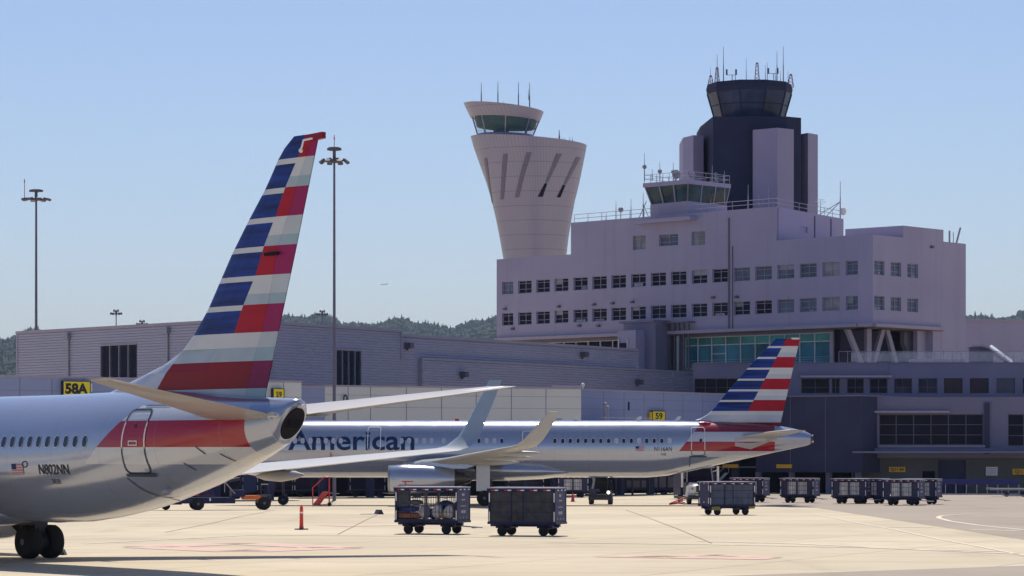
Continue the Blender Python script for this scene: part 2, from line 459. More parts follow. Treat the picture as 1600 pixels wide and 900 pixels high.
strip('painted_curve', [(1600, 828), (1530, 821), (1485, 814.5), (1468, 810), (1466, 808), (1471, 806), (1490, 804.5), (1520, 803.5)], 0.3, M['line'])
strip('painted_line', [(1270, 803.5), (1300, 809), (1340, 817), (1400, 828), (1470, 843), (1540, 856), (1610, 870)], 0.2, M['line'])
strip('painted_dash', [(1385, 823.5), (1457, 824.5)], 0.6, M['line'])
strip('painted_dash', [(1516, 827.5), (1592, 829.5)], 0.6, M['line'])
strip('painted_line', [(860, 848), (1100, 851), (1360, 856), (1620, 867)], 0.45, M['line'])
strip('painted_line', [(1090, 846), (1250, 850), (1420, 858), (1560, 862)], 0.45, M['line'])
strip('painted_line', [(130, 850), (400, 836), (640, 838), (900, 842)], 0.35, M['line'])
strip('faded_red_diamond', [(230, 855), (370, 849), (530, 856), (380, 861.5), (230, 855)], 2.4, M['faded_red'])
strip('faded_red_bar', [(512, 822), (600, 821)], 2.6, M['faded_red'])
strip('faded_red_bar', [(600, 821), (720, 822)], 1.2, M['faded_red'])
strip('faded_red_bar', [(950, 869), (1060, 871), (1210, 873)], 2.2, M['faded_red'])
strip('faded_red_bar', [(1000, 871), (1120, 867), (1200, 871)], 1.2, M['faded_red'])

strip('expansion_joint', [(589, 805), (575, 811), (552, 823), (528, 835)], 0.07, M['joint_line'])
strip('expansion_joint', [(978, 797), (1010, 808), (1060, 827), (1112, 849)], 0.06, M['joint_line'])
strip('expansion_joint', [(258, 832), (330, 818), (372, 808), (430, 797)], 0.06, M['joint_line'])
# ------------------------------------------------------------ hills with woods
def ridge(u):
    pr = [(-700, 560), (-200, 556), (-60, 549), (0, 543), (14, 537), (27, 532), (90, 522), (200, 512), (330, 504), (440, 501), (500, 505), (540, 511), (580, 512), (620, 509), (660, 515), (700, 518), (740, 512), (776, 505), (850, 500), (1100, 520), (1300, 520), (1480, 502), (1508, 499), (1540, 501), (1570, 503), (1610, 498), (1800, 490), (2300, 500)]
    for (a, va), (b, vb) in zip(pr, pr[1:]):
        if a <= u <= b: return va + (vb - va) * (u - a) / (b - a) + 2
    return 520
t = NT('wooded_ground'); v = t.obj()
t.l(t.mix(t.ramp(t.noise(v, 0.006, 5), .35, .65), (0.02, 0.04, 0.03), (0.05, 0.065, 0.045)), t.b.inputs['Base Color']); t.b.inputs['Roughness'].default_value = 1
M['hill'] = t.m
HY = 7200.0
g = MB(); us = list(range(-700, 2301, 20)); rows = [(3000, 0.0), (3800, 0.18), (4800, 0.42), (6000, 0.72), (7200, 1.0), (8600, 0.8)]
for Y, k in rows:
    for u in us:
        top = CH + (HV - ridge(u)) * HY / F - 6
        g.v.append(Vector(((u - 800) * HY / F * (0.75 + 0.25 * Y / HY), Y, -2 + top * k + (8 * math.sin(u * .045 + Y * .005) + 5 * math.sin(u * .11 + Y * .01)) * (k if k < 1 else 0) * .8)))
n = len(us)
for j in range(len(rows) - 1):
    for i in range(n - 1): g.f.append((j * n + i, j * n + i + 1, (j + 1) * n + i + 1, (j + 1) * n + i)); g.m.append(0)
hill = struct(g.build('hills', M['hill'], smooth=60))
def hill_pt(u, k):
    """point on the slope: k = 0..1 from foot to crest"""
    for (ya, ka), (yb, kb) in zip(rows, rows[1:]):
        if ka <= k <= kb:
            Y = ya + (yb - ya) * (k - ka) / (kb - ka)
            top = CH + (HV - ridge(u)) * HY / F - 6
            return Vector(((u - 800) * HY / F * (0.75 + 0.25 * Y / HY), Y, -2 + top * k + (8 * math.sin(u * .045 + Y * .005) + 5 * math.sin(u * .11 + Y * .01)) * (k if k < 1 else 0) * .8))
rn = random.Random(3)
g = MB()
t = NT('forest_leaves'); v = t.obj()
t.l(t.mix(t.ramp(t.noise(v, 0.05, 3), .4, .6), (0.014, 0.032, 0.026), (0.05, 0.068, 0.042)), t.b.inputs['Base Color']); t.b.inputs['Roughness'].default_value = 1
M['forest'] = t.m
def wood_tree(p, h, conifer):
    p = p - Vector((0, 0, 1))
    if conifer:
        for a, b, r in ((0.1, 0.6, .30), (0.35, 0.85, .21), (0.6, 1.05, .12)):
            n = 6; o = rn.random() * 6
            ring = [p + Vector((math.cos(o + i * 2 * math.pi / n) * h * r * rn.uniform(.7, 1.15), math.sin(o + i * 2 * math.pi / n) * h * r, h * a)) for i in range(n)]
            g.add(ring + [p + Vector((rn.uniform(-.02, .02) * h, 0, h * b))], [(i, (i + 1) % n, n) for i in range(n)])
    else:
        for k in range(4):
            c = p + Vector((rn.uniform(-.35, .35) * h, rn.uniform(-.3, .3) * h, h * rn.uniform(.4, .75))); r = h * rn.uniform(.22, .36); n = 7
            rg = []
            for zz, rr in ((-.8, .55), (-.1, 1.0), (.55, .75), (.95, .2)):
                rg.append([c + Vector((math.cos(i * 2 * math.pi / n) * r * rr * rn.uniform(.75, 1.2), math.sin(i * 2 * math.pi / n) * r * rr, r * zz)) for i in range(n)])
            g.loft(rg)
for lo, hi, cnt in ((-60, 60, 2400), (430, 790, 2400), (1490, 1660, 500)):
    for i in range(cnt):
        u = rn.uniform(lo, hi); k = rn.uniform(0.72 if lo > 0 else .3, 1.0) if rn.random() < .75 else rn.uniform(.985, 1)
        Yk = next(ya + (yb - ya) * (k - ka) / (kb - ka) for (ya, ka), (yb, kb) in zip(rows, rows[1:]) if ka <= k <= kb)
        u = 800 + (u - 800) * Yk / (HY * (.75 + .25 * Yk / HY))       # so that the woods stand in the gaps between the buildings
        con = rn.random() < .28
        wood_tree(hill_pt(u, k), rn.uniform(13, 30) if not con else rn.uniform(16, 36), con)
fo = g.build('forest', M['forest']); fo['kind'] = 'stuff'

# ------------------------------------------------------------ corrugated concourse
CZ = 15.9
C1 = Wall.uv(27, 296.0, 372, 268.5)
C2 = Wall((372 - 800) * 268.5 / F, 268.5, (1083 - 800) * 343.5 / F, 343.5)
conc = thing('concourse_building', 'long corrugated metal concourse with flat stepped roofline behind the tailplanes', 'building', ((372 - 800) * 268.5 / F, 290, gz(290)))
def corrugated(W, t0, t1, z0, z1, ops=(), pitch=0.27, depth=0.07):
    mb = MB()
    spans = []
    ts = sorted({t0, t1, *[x for o in ops for x in o[:2]]})
    k = math.ceil((z1 - z0) / pitch)
    for i in range(len(ts) - 1):
        a, b = ts[i], ts[i + 1]
        for j in range(k):
            za, zb = z0 + j * pitch, min(z1, z0 + (j + 1) * pitch)
            if any(o[0] < (a + b) / 2 < o[1] and o[2] < (za + zb) / 2 < o[3] for o in ops): continue
            zm = za + (zb - za) * .35; zn = za + (zb - za) * .75
            for q0, o0, q1, o1 in ((za, 0, zm, depth), (zm, depth, zn, depth), (zn, depth, zb, 0)):
                mb.poly([W.pt(a, q0, o0), W.pt(b, q0, o0), W.pt(b, q1, o1), W.pt(a, q1, o1)])
    return mb
def louvre(W, par, u0, u1, v0, v1):
    t0, t1 = W.t(u0), W.t(u1); z1 = W.z((u0 + u1) / 2, v0); z0 = max(W.z((u0 + u1) / 2, v1), 8.0)
    mb = MB()
    W.box(mb, t0, t1, z0, z1, -.5, -.35)
    z = z0 + .1
    while z < z1 - .1:
        mb.add([W.pt(t0, z, .02), W.pt(t1, z, .02), W.pt(t1, z + .16, -.2), W.pt(t0, z + .16, -.2)], [(0, 1, 2, 3)]); z += .2
    lo = mb.build('louvre_panel', M['louvre'], par, world=True)
    fr = MB()
    for k in range(5):
        t = t0 + (t1 - t0) * k / 4; W.box(fr, t - .04, t + .04, z0, z1, -.3, .05)
    W.box(fr, t0, t1, z1, z1 + .12, -.3, .14)
    fr.build('louvre_frame', M['frame_grey'], lo, world=True)
    return (t0, t1, z0, z1)
op1 = louvre(C1, conc, 157.5, 215, 539.5, 592)
mb = corrugated(C1, 0, C1.L, 7, CZ, [op1])
mb.build('wall', M['corr'], conc, world=True)
tstep1 = C2.t(626); tstep2 = C2.t(655)
op2 = louvre(C2, conc, 525, 564, 547.5, 602)
mb = corrugated(C2, 0, tstep1, 7, CZ, [op2]); mb.build('wall', M['corr'], conc, world=True)
mb = corrugated(C2, tstep1 + .02, C2.t(997), 7, CZ - .45, [], .27, .06); mb.build('wall', M['corr'], conc, world=True)
C3 = C2.off(0.35)
mb = corrugated(C3, tstep2, C2.L, 7, 13.2, []); mb.build('wall', M['corr'], conc, world=True)
mb = MB(); C3.box(mb, tstep2 - .1, C2.L, 13.2, 13.42, -.34, .12); C3.box(mb, tstep2 - .16, tstep2, 7, 13.2, -.3, .14); C3.box(mb, C2.L, C2.L + .15, 7, 13.42, -.34, .14)
C3.box(mb, C3.t(1050), C3.t(1050) + .12, 7, 13.2, .05, .16)
mb.build('edge_trim', M['trim'], conc, world=True)
mb = MB()
C1.box(mb, -.1, C1.L + .1, CZ, CZ + .3, -.3, .16); C2.box(mb, 0, tstep1 + .1, CZ, CZ + .3, -.3, .16); C2.box(mb, tstep1 + .1, C2.t(997), CZ - .43, CZ - .15, -.3, .14)
C2.box(mb, tstep1 - .05, tstep1 + .12, 13.2, CZ, .02, .15)
mb.build('roof_edge', M['trim'], conc, world=True)
mb = MB()      # body behind the cladding
mb.prism([C1.pt(0.1, 0, -.6), C1.pt(C1.L, 0, -.6), C2.pt(tstep1 - .2, 0, -.6), Vector((-2, 335, 0)), C1.pt(0.1, 0, -60)], (0, 0, CZ - .02))
mb.prism([C2.pt(tstep1 - .1, 0, -.4), C2.pt(C2.t(995), 0, -.4), C2.pt(C2.t(995), 0, -6), C2.pt(tstep1, 0, -14)], (0, 0, CZ - .6))
mb.prism([C2.pt(C2.t(996), 0, -.3), C2.pt(C2.L, 0, -.3), C2.pt(C2.L, 0, -.9), C2.pt(C2.t(996), 0, -.9)], (0, 0, 13.1))
mb.build('building_body', M['podium'], conc, world=True)
for W, us_ in ((C1, (109, 264)), (C2, ())):
    for u in us_:
        mb = MB(); t_ = W.t(u); W.box(mb, t_ - .1, t_ + .1, 7, CZ - .2, .07, .25); W.box(mb, t_ - .35, t_ + .3, CZ - .75, CZ - .2, .07, .5)
        mb.build('downpipe', M['steel'], conc, world=True)
mb = MB(); C1.box(mb, -.02, .22, 7, CZ, -.1, .12); mb.build('corner_trim', M['trim'], conc, world=True)
def floodlight(W, par, u, v, s=.4):
    mb = MB(); t_ = W.t(u); z = W.z(u, v); W.box(mb, t_ - s * .5, t_ + s * .5, z - s * .4, z + s * .4, .1, .1 + s); W.box(mb, t_ - .06, t_ + .06, z - s * .7, z, .0, .3)
    mb.build('floodlight', M['lampbox'], par, world=True)
for u, v in ((908, 554), ): floodlight(C2, conc, u, v, .7)
for u, v in ((634, 540), (720, 585), (994, 597)): floodlight(C3 if v > 560 else C2, conc, u, v, .7)

# ------------------------------------------------------------ raised boarding walkway with panelled wall
walk = thing('boarding_walkway', 'long raised boarding walkway clad in pale and blue grey panels behind the parked airliners', 'walkway', (-20, 256, gz(256)))
W1 = Wall.uv(-160, 220.5, 471, 244.8); W2 = Wall.uv(471, 257.7, 908, 268.6); W3 = Wall.uv(908, 273.5, 1182, 298.0)
WB = 3.9
def panel_wall(W, t0, t1, z0, z1, m, us_, hz, name='panelled_wall'):
    mb = MB(); W.box(mb, t0, t1, z0, z1, -.25, 0); o = mb.build(name, m, walk, world=True)
    j = MB()
    for u in us_: t_ = W.t(u); W.box(j, t_ - .035, t_ + .035, z0, z1, -.1, .012)
    for z in hz: W.box(j, t0, t1, z - .014, z + .014, -.1, .009)
    j.build('panel_joint', M['joint'], o, world=True)
    c = MB(); W.box(c, t0, t1, z1, z1 + .16, -.3, .08); c.build('coping', M['trim'], o, world=True)
panel_wall(W1, 0, W1.t(300), WB, 9.62, M['panel_blue'], (-120, -60, 31, 81, 130, 180, 230, 280), (5.6, 7.2, 8.6))
panel_wall(W1, W1.t(300) + .01, W1.L, WB, 9.62, M['panel_warm'], (330, 360, 390, 415, 443), (5.6, 7.0, 8.4))
panel_wall(W2, 0, W2.t(507.5), WB, 9.55, M['panel_blue'], (), (5.6, 7.2, 8.6))
panel_wall(W2, W2.t(507.5) + .01, W2.L, WB, 9.62, M['panel_warm'], (544, 579, 635, 690, 744, 799, 853), (5.4, 6.6, 7.8, 8.9))
panel_wall(W3, 0.02, W3.L, WB, 9.60, M['panel_blue'], (943, 975, 1006, 1037, 1067, 1098, 1129, 1160), (5.6, 6.8, 7.9, 8.9))
mb = MB()
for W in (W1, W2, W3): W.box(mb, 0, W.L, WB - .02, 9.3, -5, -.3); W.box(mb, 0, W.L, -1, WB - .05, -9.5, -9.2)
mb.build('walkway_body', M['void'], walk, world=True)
for W, c in ((W1, 7), (W2, 6), (W3, 6)):
    for i in range(c):
        mb = MB(); t_ = W.L * (i + .5) / c; W.box(mb, t_ - .3, t_ + .3, -1, WB - .03, -1.2, -.6); mb.build('column', M['podium_dark'], walk, world=True)
mb = MB(); t_ = W2.t(540); 
for a_, b_ in (((536, 628), (536, 620)), ((536, 620), (538, 617)), ((538, 617), (541, 620)), ((541, 620), (541, 630))):
    mb.tube(W2.pt(W2.t(a_[0]), W2.z(*a_), .2), W2.pt(W2.t(b_[0]), W2.z(*b_), .2), .06)
mb.build('ladder_hoop', M['dark'], walk, world=True)
mb = MB(); t_ = W3.t(912); W3.box(mb, t_ - .04, t_ + .04, 9.6, 10.0, -.15, -.05); mb.ball(W3.pt(t_, 10.15, -.1), .2); mb.build('camera_dome', M['white'], walk, world=True)
mb = MB(); W3.box(mb, W3.t(863 + 45), W3.t(909), 9.8, 9.81, -.2, 0); 
W2.box(mb, W2.t(862), W2.t(908), 9.79, 9.95, -.3, .12); mb.build('raised_coping', M['trim'], walk, world=True)
mb = MB(); t_ = W3.t(982); W3.box(mb, t_ - .07, t_ + .07, W3.z(982, 641), W3.z(982, 628), .0, .1); mb.build('wall_lamp', M['dark'], walk, world=True)

def gate_sign(W, u0, u1, v0, v1, body, label, extra=None, tx=(.10, .90, .15, .85), bold=.02):
    t0, t1 = W.t(u0), W.t(u1); um = (u0 + u1) / 2; z1, z0 = W.z(um, v0), W.z(um, v1)
    r = thing('gate_sign', label, 'sign', W.pt((t0 + t1) / 2, z0, .3), group='yellow gate number signs')
    mb = MB(); W.box(mb, t0, t1, z0, z1, .1, .32); mb.build('sign_face', M['yellow'], r, world=True)
    mb = MB()
    for a_, b_, c_, d_ in ((t0 - .04, t1 + .04, z1, z1 + .06), (t0 - .04, t1 + .04, z0 - .06, z0), (t0 - .05, t0, z0, z1), (t1, t1 + .05, z0, z1)): W.box(mb, a_, b_, c_, d_, .0, .35)
    mb.build('sign_frame', M['dark'], r, world=True)
    w, h = t1 - t0, z1 - z0
    text_wall(body, W, t0 + w * tx[0], t0 + w * tx[1], z0 + h * tx[2], z0 + h * tx[3], .33, 'lettering', M['ink'], r, bold)
    return r
gate_sign(W1, 96, 137.5, 596.5, 621, '58A', 'large yellow gate sign reading 58A above the near fuselage', tx=(.06, .92, .26, .90), bold=.05)
mb = MB(); W1.box(mb, W1.t(137.8), W1.t(141), W1.z(139, 612), W1.z(139, 599.5), .05, .3); mb.build('side_panel', M['white'], [o for o in bpy.data.objects if o.name == 'gate_sign'][0], world=True)
gate_sign(W1, 424, 440, 608, 622, '59', 'small yellow gate sign reading 59 just right of the near tail fin', tx=(.25, .8, .12, .72), bold=.03)
r = gate_sign(W3, 1015.5, 1035, 643, 657, '59', 'yellow gate sign reading 59 with narrow side panel above the far fuselage', tx=(.22, .8, .18, .85), bold=.03)
mb = MB(); W3.box(mb, W3.t(1012), W3.t(1015.1), W3.z(1013, 656.5), W3.z(1013, 643.5), .1, .3); mb.build('side_panel', M['ochre'], r, world=True)
# small things seen over the far fuselage, standing on a service platform
plat = thing('service_platform', 'railed service platform in front of the blue panels, seen over the far fuselage', 'platform', W3.pt(2, gz(270), 2.5))
mb = MB(); W3.box(mb, -1.5, W3.t(976), 5.4, 5.6, .3, 3.5)
for k in range(4): t_ = -1 + k * 2.8; W3.box(mb, t_, t_ + .15, gz(270), 5.4, 2.6, 2.75)
mb.build('deck', M['dark'], plat, world=True)
mb = MB()
for k in range(13):
    t_ = -1.4 + k * .85
    if t_ < W3.t(976): mb.tube(W3.pt(t_, 5.6, 3.4), W3.pt(t_, 7.0, 3.4), .025)
for z in (6.3, 7.0): mb.tube(W3.pt(-1.4, z, 3.4), W3.pt(W3.t(975), z, 3.4), .03)
mb.build('railing', M['frame_grey'], plat, world=True)
r = thing('exhaust_stack', 'pair of small metal vent stacks on the service platform railing', 'vent', W3.pt(W3.t(921), 5.6, 2))
mb = MB()
for du, h in ((-1.6, 2.6), (1.8, 2.3)):
    t_ = W3.t(921 + du); mb.tube(W3.pt(t_, 5.6, 2), W3.pt(t_, 5.6 + h, 2), .08); mb.ball(W3.pt(t_, 5.7 + h, 2), .2)
mb.tube(W3.pt(W3.t(914), 5.6, 2), W3.pt(W3.t(919), 7.2, 2), .1); mb.tube(W3.pt(W3.t(926), 5.6, 2), W3.pt(W3.t(923), 7.4, 2), .1)
build_each(mb, 'stack_pipe', M['trim'], r, world=True)
r = thing('air_handler', 'small white cylindrical air unit on the service platform', 'air unit', W3.pt(W3.t(963), 5.6, 2))
mb = MB(); mb.rev(W3.pt(W3.t(963), 5.6, 2), (0, 0, 1), [(0, .33), (.95, .33), (1.05, .36), (1.15, .2)], 16); mb.rev(W3.pt(W3.t(968), 5.6, 2), (0, 0, 1), [(0, .3), (.95, .3), (1.05, .33), (1.15, .2)], 16)
mb.build('casing', M['white'], r, world=True)

# ------------------------------------------------------------ haze over the whole scene
hz = bpy.data.materials.new('air_haze'); hz.use_nodes = True; ht = hz.node_tree; ht.nodes.clear()
hv = ht.nodes.new('ShaderNodeVolumePrincipled'); hv.inputs['Color'].default_value = (0.62, 0.78, 1.0, 1); hv.inputs['Density'].default_value = 0.000042; hv.inputs['Anisotropy'].default_value = 0.0
ho = ht.nodes.new('ShaderNodeOutputMaterial'); ht.links.new(hv.outputs[0], ho.inputs['Volume'])
mb = MB(); mb.box(-9500, 9500, -600, 14200, -3.2, 560)
hb = mb.build('haze', hz); hb['kind'] = 'stuff'
# ------------------------------------------------------------ terminal block
T = Wall.uv(776, 366.0, 1341, 325.0)
TR = Wall.uv(1364, 324.6, 1509, 339.0)
TC = Wall(T.b.x, T.b.y, TR.a.x, TR.a.y)
term = thing('terminal_building', 'lavender grey concrete terminal block with two rows of square windows', 'building', (10, 345, gz(345)))
ZR, ZL = 28.35, 18.3
R1 = (23.85, 25.45); R2 = (19.9, 21.48)
win = [(784.5, 802), (809.5, 830.5), (838, 859), (866.5, 888), (896, 918), (925.5, 948), (955.3, 978), (986, 1009), (1017, 1040.5), (1048.3, 1072.5), (1080.8, 1105), (1113, 1137), (1146.4, 1171.8), (1180, 1206), (1214.6, 1240.9), (1249.5, 1276), (1285, 1312), (1321.5, 1340.5)]
winr = [(1366, 1382), (1391.7, 1408), (1417.7, 1434.5)]
ops = []; todo = []
for i, (a, b) in enumerate(win):
    for rr, (z0, z1) in enumerate((R1, R2)):
        o = (T.t(a), min(T.t(b), T.L - .05), z0, z1); ops.append(o)
        if rr == 0: g_ = 'glass_dark' if i < 12 else ('glass_mid' if i != 16 else 'glass_pale')
        else: g_ = 'glass_dark' if i < 14 else ('glass_mid' if i != 16 else 'glass_pale')
        todo.append((T, o, 'glass_mid' if (i == 0 and rr == 0) else g_))
U3 = [((989, 1009), (368, 390), 'glass_pale'), ((1030, 1059.5), (366, 384), 'glass_mid'), ((1080.5, 1101.5), (361.5, 383), 'glass_pale')]
for (a, b), (v0, v1), g_ in U3:
    o = (T.t(a), T.t(b), T.z((a + b) / 2, v1), T.z((a + b) / 2, v0)); ops.append(o); todo.append((T, o, g_))
# storey below the ledge: openings for the ribbon window and the curtain wall are on a plane set back
ZU = T.z(892, 348)
tU0, tU1 = T.t(892), T.t(1213)
mb = MB()
T.holes(mb, 0, T.L, ZL, ZR, [o for o in ops if o[3] < ZR], .35)
T.holes(mb, tU0, tU1, ZR, ZU, [o for o in ops if o[3] > ZR], .35)
TC.holes(mb, 0, TC.L, ZL, ZR, [], .3)
opr = []
for a, b in winr:
    for z0, z1 in (R1, R2):
        o = (TR.t(a), TR.t(b), z0, z1); opr.append(o); todo.append((TR, o, 'glass_mid'))
TR.holes(mb, 0, TR.L, ZL, ZR - .0, opr, .3)
TR.holes(mb, TR.t(1411), TR.L, ZR, ZR + .0001, [], .01) if False else None
# roof and hidden sides of the main block
core = [T.pt(0, ZL, -.4), T.pt(T.L, ZL, -.4), TR.pt(0, ZL, -.4), TR.pt(TR.L - .02, ZL, -.4), TR.pt(TR.L - .02, ZL, -40), T.pt(0, ZL, -40)]
mb.build('wall', M['stucco'], term, world=True)
mb = MB(); mb.prism(core, (0, 0, ZR - ZL - .06)); 
mb.prism([T.pt(0.01, ZR - .5, -.02), T.pt(T.L, ZR - .5, -.02), TR.pt(0, ZR - .5, -.02), TR.pt(TR.L, ZR - .5, -.02), TR.pt(TR.L, ZR - .5, -40), T.pt(0.01, ZR - .5, -40)], (0, 0, .48))
mb.build('roof_slab', M['stucco'], term, world=True)
mb = MB(); mb.box(0, 0, 0, 0, 0, 0)
mb = MB(); T.box(mb, -.0, .001, ZL, ZR, -40, 0); mb.build('end_wall', M['stucco'], term, world=True)
# right-hand end: tall plain wall down to the ground
mb = MB()
tE = TR.t(1470)
TR.box(mb, tE, TR.L, -1, ZR - 1.0, -30, .01)
TR.box(mb, TR.t(1474.5), TR.L, ZR - 1.0, TR.z(1490, 380), -.6, .01)
TR.box(mb, TR.t(1411), TR.t(1474), ZR - .6, TR.z(1440, 355.5), -8, .012)
mb.build('stair_tower_wall', M['stucco'], term, world=True)
# upper block
c1 = T.pt(tU1, 0); c2 = Vector(((1318 - 800) * 351 / F, 351, 0))
UR = Wall(c1.x, c1.y, c2.x, c2.y)
mb = MB(); UR.holes(mb, 0, UR.L, ZR - 1, ZU, [(UR.t(1250), UR.t(1262), UR.z(1256, 363), UR.z(1256, 354))], .4)
mb.prism([T.pt(tU0, ZR - .3, -.4), T.pt(tU1, ZR - .3, -.4), UR.pt(UR.L - .3, ZR - .3, -.6), UR.pt(UR.L - .3, ZR - .3, -20), T.pt(tU0, ZR - .3, -25)], (0, 0, ZU - ZR + .2))
T.box(mb, tU0 - .001, tU0, ZR, ZU, -25, 0)
UR.box(mb, UR.L - .001, UR.L, ZR, ZU, -20, 0)
mb.build('upper_block_wall', M['stucco'], term, world=True)
mb = MB(); t0 = UR.t(1250); UR.box(mb, t0, UR.t(1262), UR.z(1256, 363), UR.z(1256, 354), -.5, -.39); mb.build('vent_opening', M['glass_dark'], term, world=True)
mb = MB()
for u in (1272.5, 1298): UR.box(mb, UR.t(u) - .07, UR.t(u) + .07, ZR - .2, ZU - .3, 0, .12)
T.box(mb, T.t(1138.5), T.t(1139.5) + .05, ZL, ZU - .9, .0, .14); T.box(mb, T.t(1144.5), T.t(1145.2), ZL, ZR - .3, .0, .1)
build_each(mb, 'drainpipe', M['frame_dim'], term, world=True)
rw = random.Random(5)
def blind(W, o, parent):
    t0, t1, z0, z1 = o; k = rw.random(); m_ = MB(); h = (z1 - z0)
    if k < .5: W.box(m_, t0 + .08, t0 + (t1 - t0) * rw.choice((.48, .92)), z1 - h * rw.uniform(.2, .6), z1 - .08, -.27, -.262)
    else: W.box(m_, t0 + (t1 - t0) * rw.choice((.1, .52)), t1 - (t1 - t0) * rw.uniform(.1, .3), z0 + .08, z0 + h * rw.uniform(.15, .3), -.27, -.262)
    m_.build('window_blind', M['frame_grey'] if rw.random() < .6 else M['glass_pale'], parent, world=True)
for W, o, g_ in todo:
    if rw.random() < .42: blind(W, o, term)
    window(W, term, *o, M['frame_grey'] if g_ != 'glass_dark' else M['trim'], M[g_])
# ledge that runs round above the recessed storey
mb = MB()
def ledge(W, t0, t1): W.box(mb, t0, t1, ZL - .35, ZL + .02, -1.3, .55)
ledge(T, 0, T.L + .1); ledge(TC, 0, TC.L); ledge(TR, -.1, TR.t(1471))
mb.build('ledge', M['trim'], term, world=True)
mb = MB()
T.box(mb, 0, T.L, ZL - .42, ZL - .36, -3, .4); TR.box(mb, 0, TR.t(1471), ZL - .42, ZL - .36, -3, .4); mb.build('soffit', M['soffit'], term, world=True)
# recessed storey
Tg = T.off(-1.3)
mb = MB()
zb0, zb1 = 16.65, 17.5
opsr = [(Tg.t(826), Tg.t(996), zb0, zb1)]
tg0, tg1 = Tg.t(1071), Tg.t(1302)
opsr.append((tg0, tg1, 13.75, 17.55))
Tg.holes(mb, 0, Tg.t(1303), -1, ZL - .3, opsr, .2)
mb.build('recessed_wall', M['podium'], term, world=True)
mb = MB()
Tg.box(mb, 0, Tg.t(1303), -1, ZL - .4, -8, -1.2); mb.build('inner_core', M['podium_dark'], term, world=True)
rib = MB(); Tg.box(rib, opsr[0][0], opsr[0][1], zb0, zb1, -.25, -.2); ro = rib.build('ribbon_window', M['glass_dark'], term, world=True)
rib = MB(); t0, t1 = opsr[0][:2]
for k in range(10): t_ = t0 + (t1 - t0) * k / 9; Tg.box(rib, t_ - .06, t_ + .06, zb0, zb1, -.2, .03)
Tg.box(rib, t0, t1, zb0 - .08, zb0, -.2, .05); Tg.box(rib, t0, t1, zb1, zb1 + .08, -.2, .05)
rib.build('frame', M['frame_white'], ro, world=True)
# teal curtain wall
cus = [1071, 1090.5, 1112, 1134, 1157, 1180, 1202.5, 1226, 1249.5, 1273, 1297.5]
for i in range(len(cus) - 1):
    a, b = Tg.t(cus[i]), Tg.t(cus[i + 1])
    mb = MB(); Tg.box(mb, a, b - .001, 13.75, 16.55, -.2, -.12); p = mb.build('glass_bay', M['glass_teal'], term, world=True)
    mb = MB(); Tg.box(mb, a, b - .001, 16.55, 17.55, -.2, -.13); mb.build('upper_pane', M['glass_green'], p, world=True)
    mb = MB(); Tg.box(mb, a - .05, a + .05, 13.75, 17.55, -.12, .03); Tg.box(mb, a + .05, b - .05, 16.5, 16.6, -.12, .02); Tg.box(mb, a + .05, b - .05, 13.75, 13.85, -.12, .02); Tg.box(mb, a + .05, b - .05, 17.45, 17.55, -.12, .02)
    if i in (2,): Tg.box(mb, a + .05, b - .05, 15.45, 15.53, -.12, .02); 
    for z in (14.0, 14.25, 14.5, 14.75): Tg.box(mb, a + .05, b - .05, z - .012, z + .012, .3, .33)
    mb.build('mullion', M['frame_white'], p, world=True)
mb = MB(); Tg.box(mb, Tg.t(1297.5), Tg.t(1302), 13.7, 17.6, -.1, .15); mb.build('corner_post', M['trim'], term, world=True)
# open bay with raking columns under the corner
mb = MB()
E1 = Wall(Tg.b.x, Tg.b.y, TR.a.x, TR.a.y - .0).off(.5)
front = Wall.uv(1304, 326.5, 1420, 331.0)
def rake(u0, v0, u1, v1, w=.55):
    a, b = front.pt(front.t(u0), front.z(u0, v0)), front.pt(front.t(u1), front.z(u1, v1))
    m_ = MB(); d = front.d * w / 2; n_ = front.n * .3
    m_.frus([a - d - n_, a + d - n_, a + d + n_, a - d + n_], [b - d - n_, b + d - n_, b + d + n_, b - d + n_]); m_.build('raking_column', M['trim'], term, world=True)
rake(1346, 570, 1324, 515); rake(1356, 570, 1356, 513, .62); rake(1364, 568, 1379, 515, .5); rake(1400, 570, 1385, 516, .5)
mb = MB()
BW = front.off(-6)
BW.box(mb, BW.t(1290), BW.t(1480), -1, ZL - .5, -.4, 0); mb.build('bay_back_wall', M['podium_dark'], term, world=True)
mb = MB()
for u in (1308, 1322, 1336): BW.box(mb, BW.t(u), BW.t(u + 9), 14, 17.4, 0, .1)
build_each(mb, 'bay_glazing', M['glass_teal'], term, world=True)
mb = MB()
q = BW.off(2.5)
def duct(pts, w, d=.9):
    for (u0, v0), (u1, v1) in zip(pts, pts[1:]):
        a, b = q.pt(q.t(u0), q.z(u0, v0)), q.pt(q.t(u1), q.z(u1, v1)); x = q.d * w / 2; n_ = q.n * d / 2
        mb.frus([a - x - n_, a + x - n_, a + x + n_, a - x + n_], [b - x - n_, b + x - n_, b + x + n_, b - x + n_])
duct([(1416, 519), (1416, 537), (1420, 545), (1420, 566)], 1.1); duct([(1440, 521), (1440, 566)], 1.2)
build_each(mb, 'air_duct', M['trim'], term, world=True)
mb = MB(); TR.box(mb, TR.t(1445), TR.t(1458), -1, ZL - .4, -1.6, -1.0); TR.box(mb, TR.t(1458), TR.t(1471), -1, ZL - .4, -2.5, -.02); build_each(mb, 'pier', M['stucco'], term, world=True)
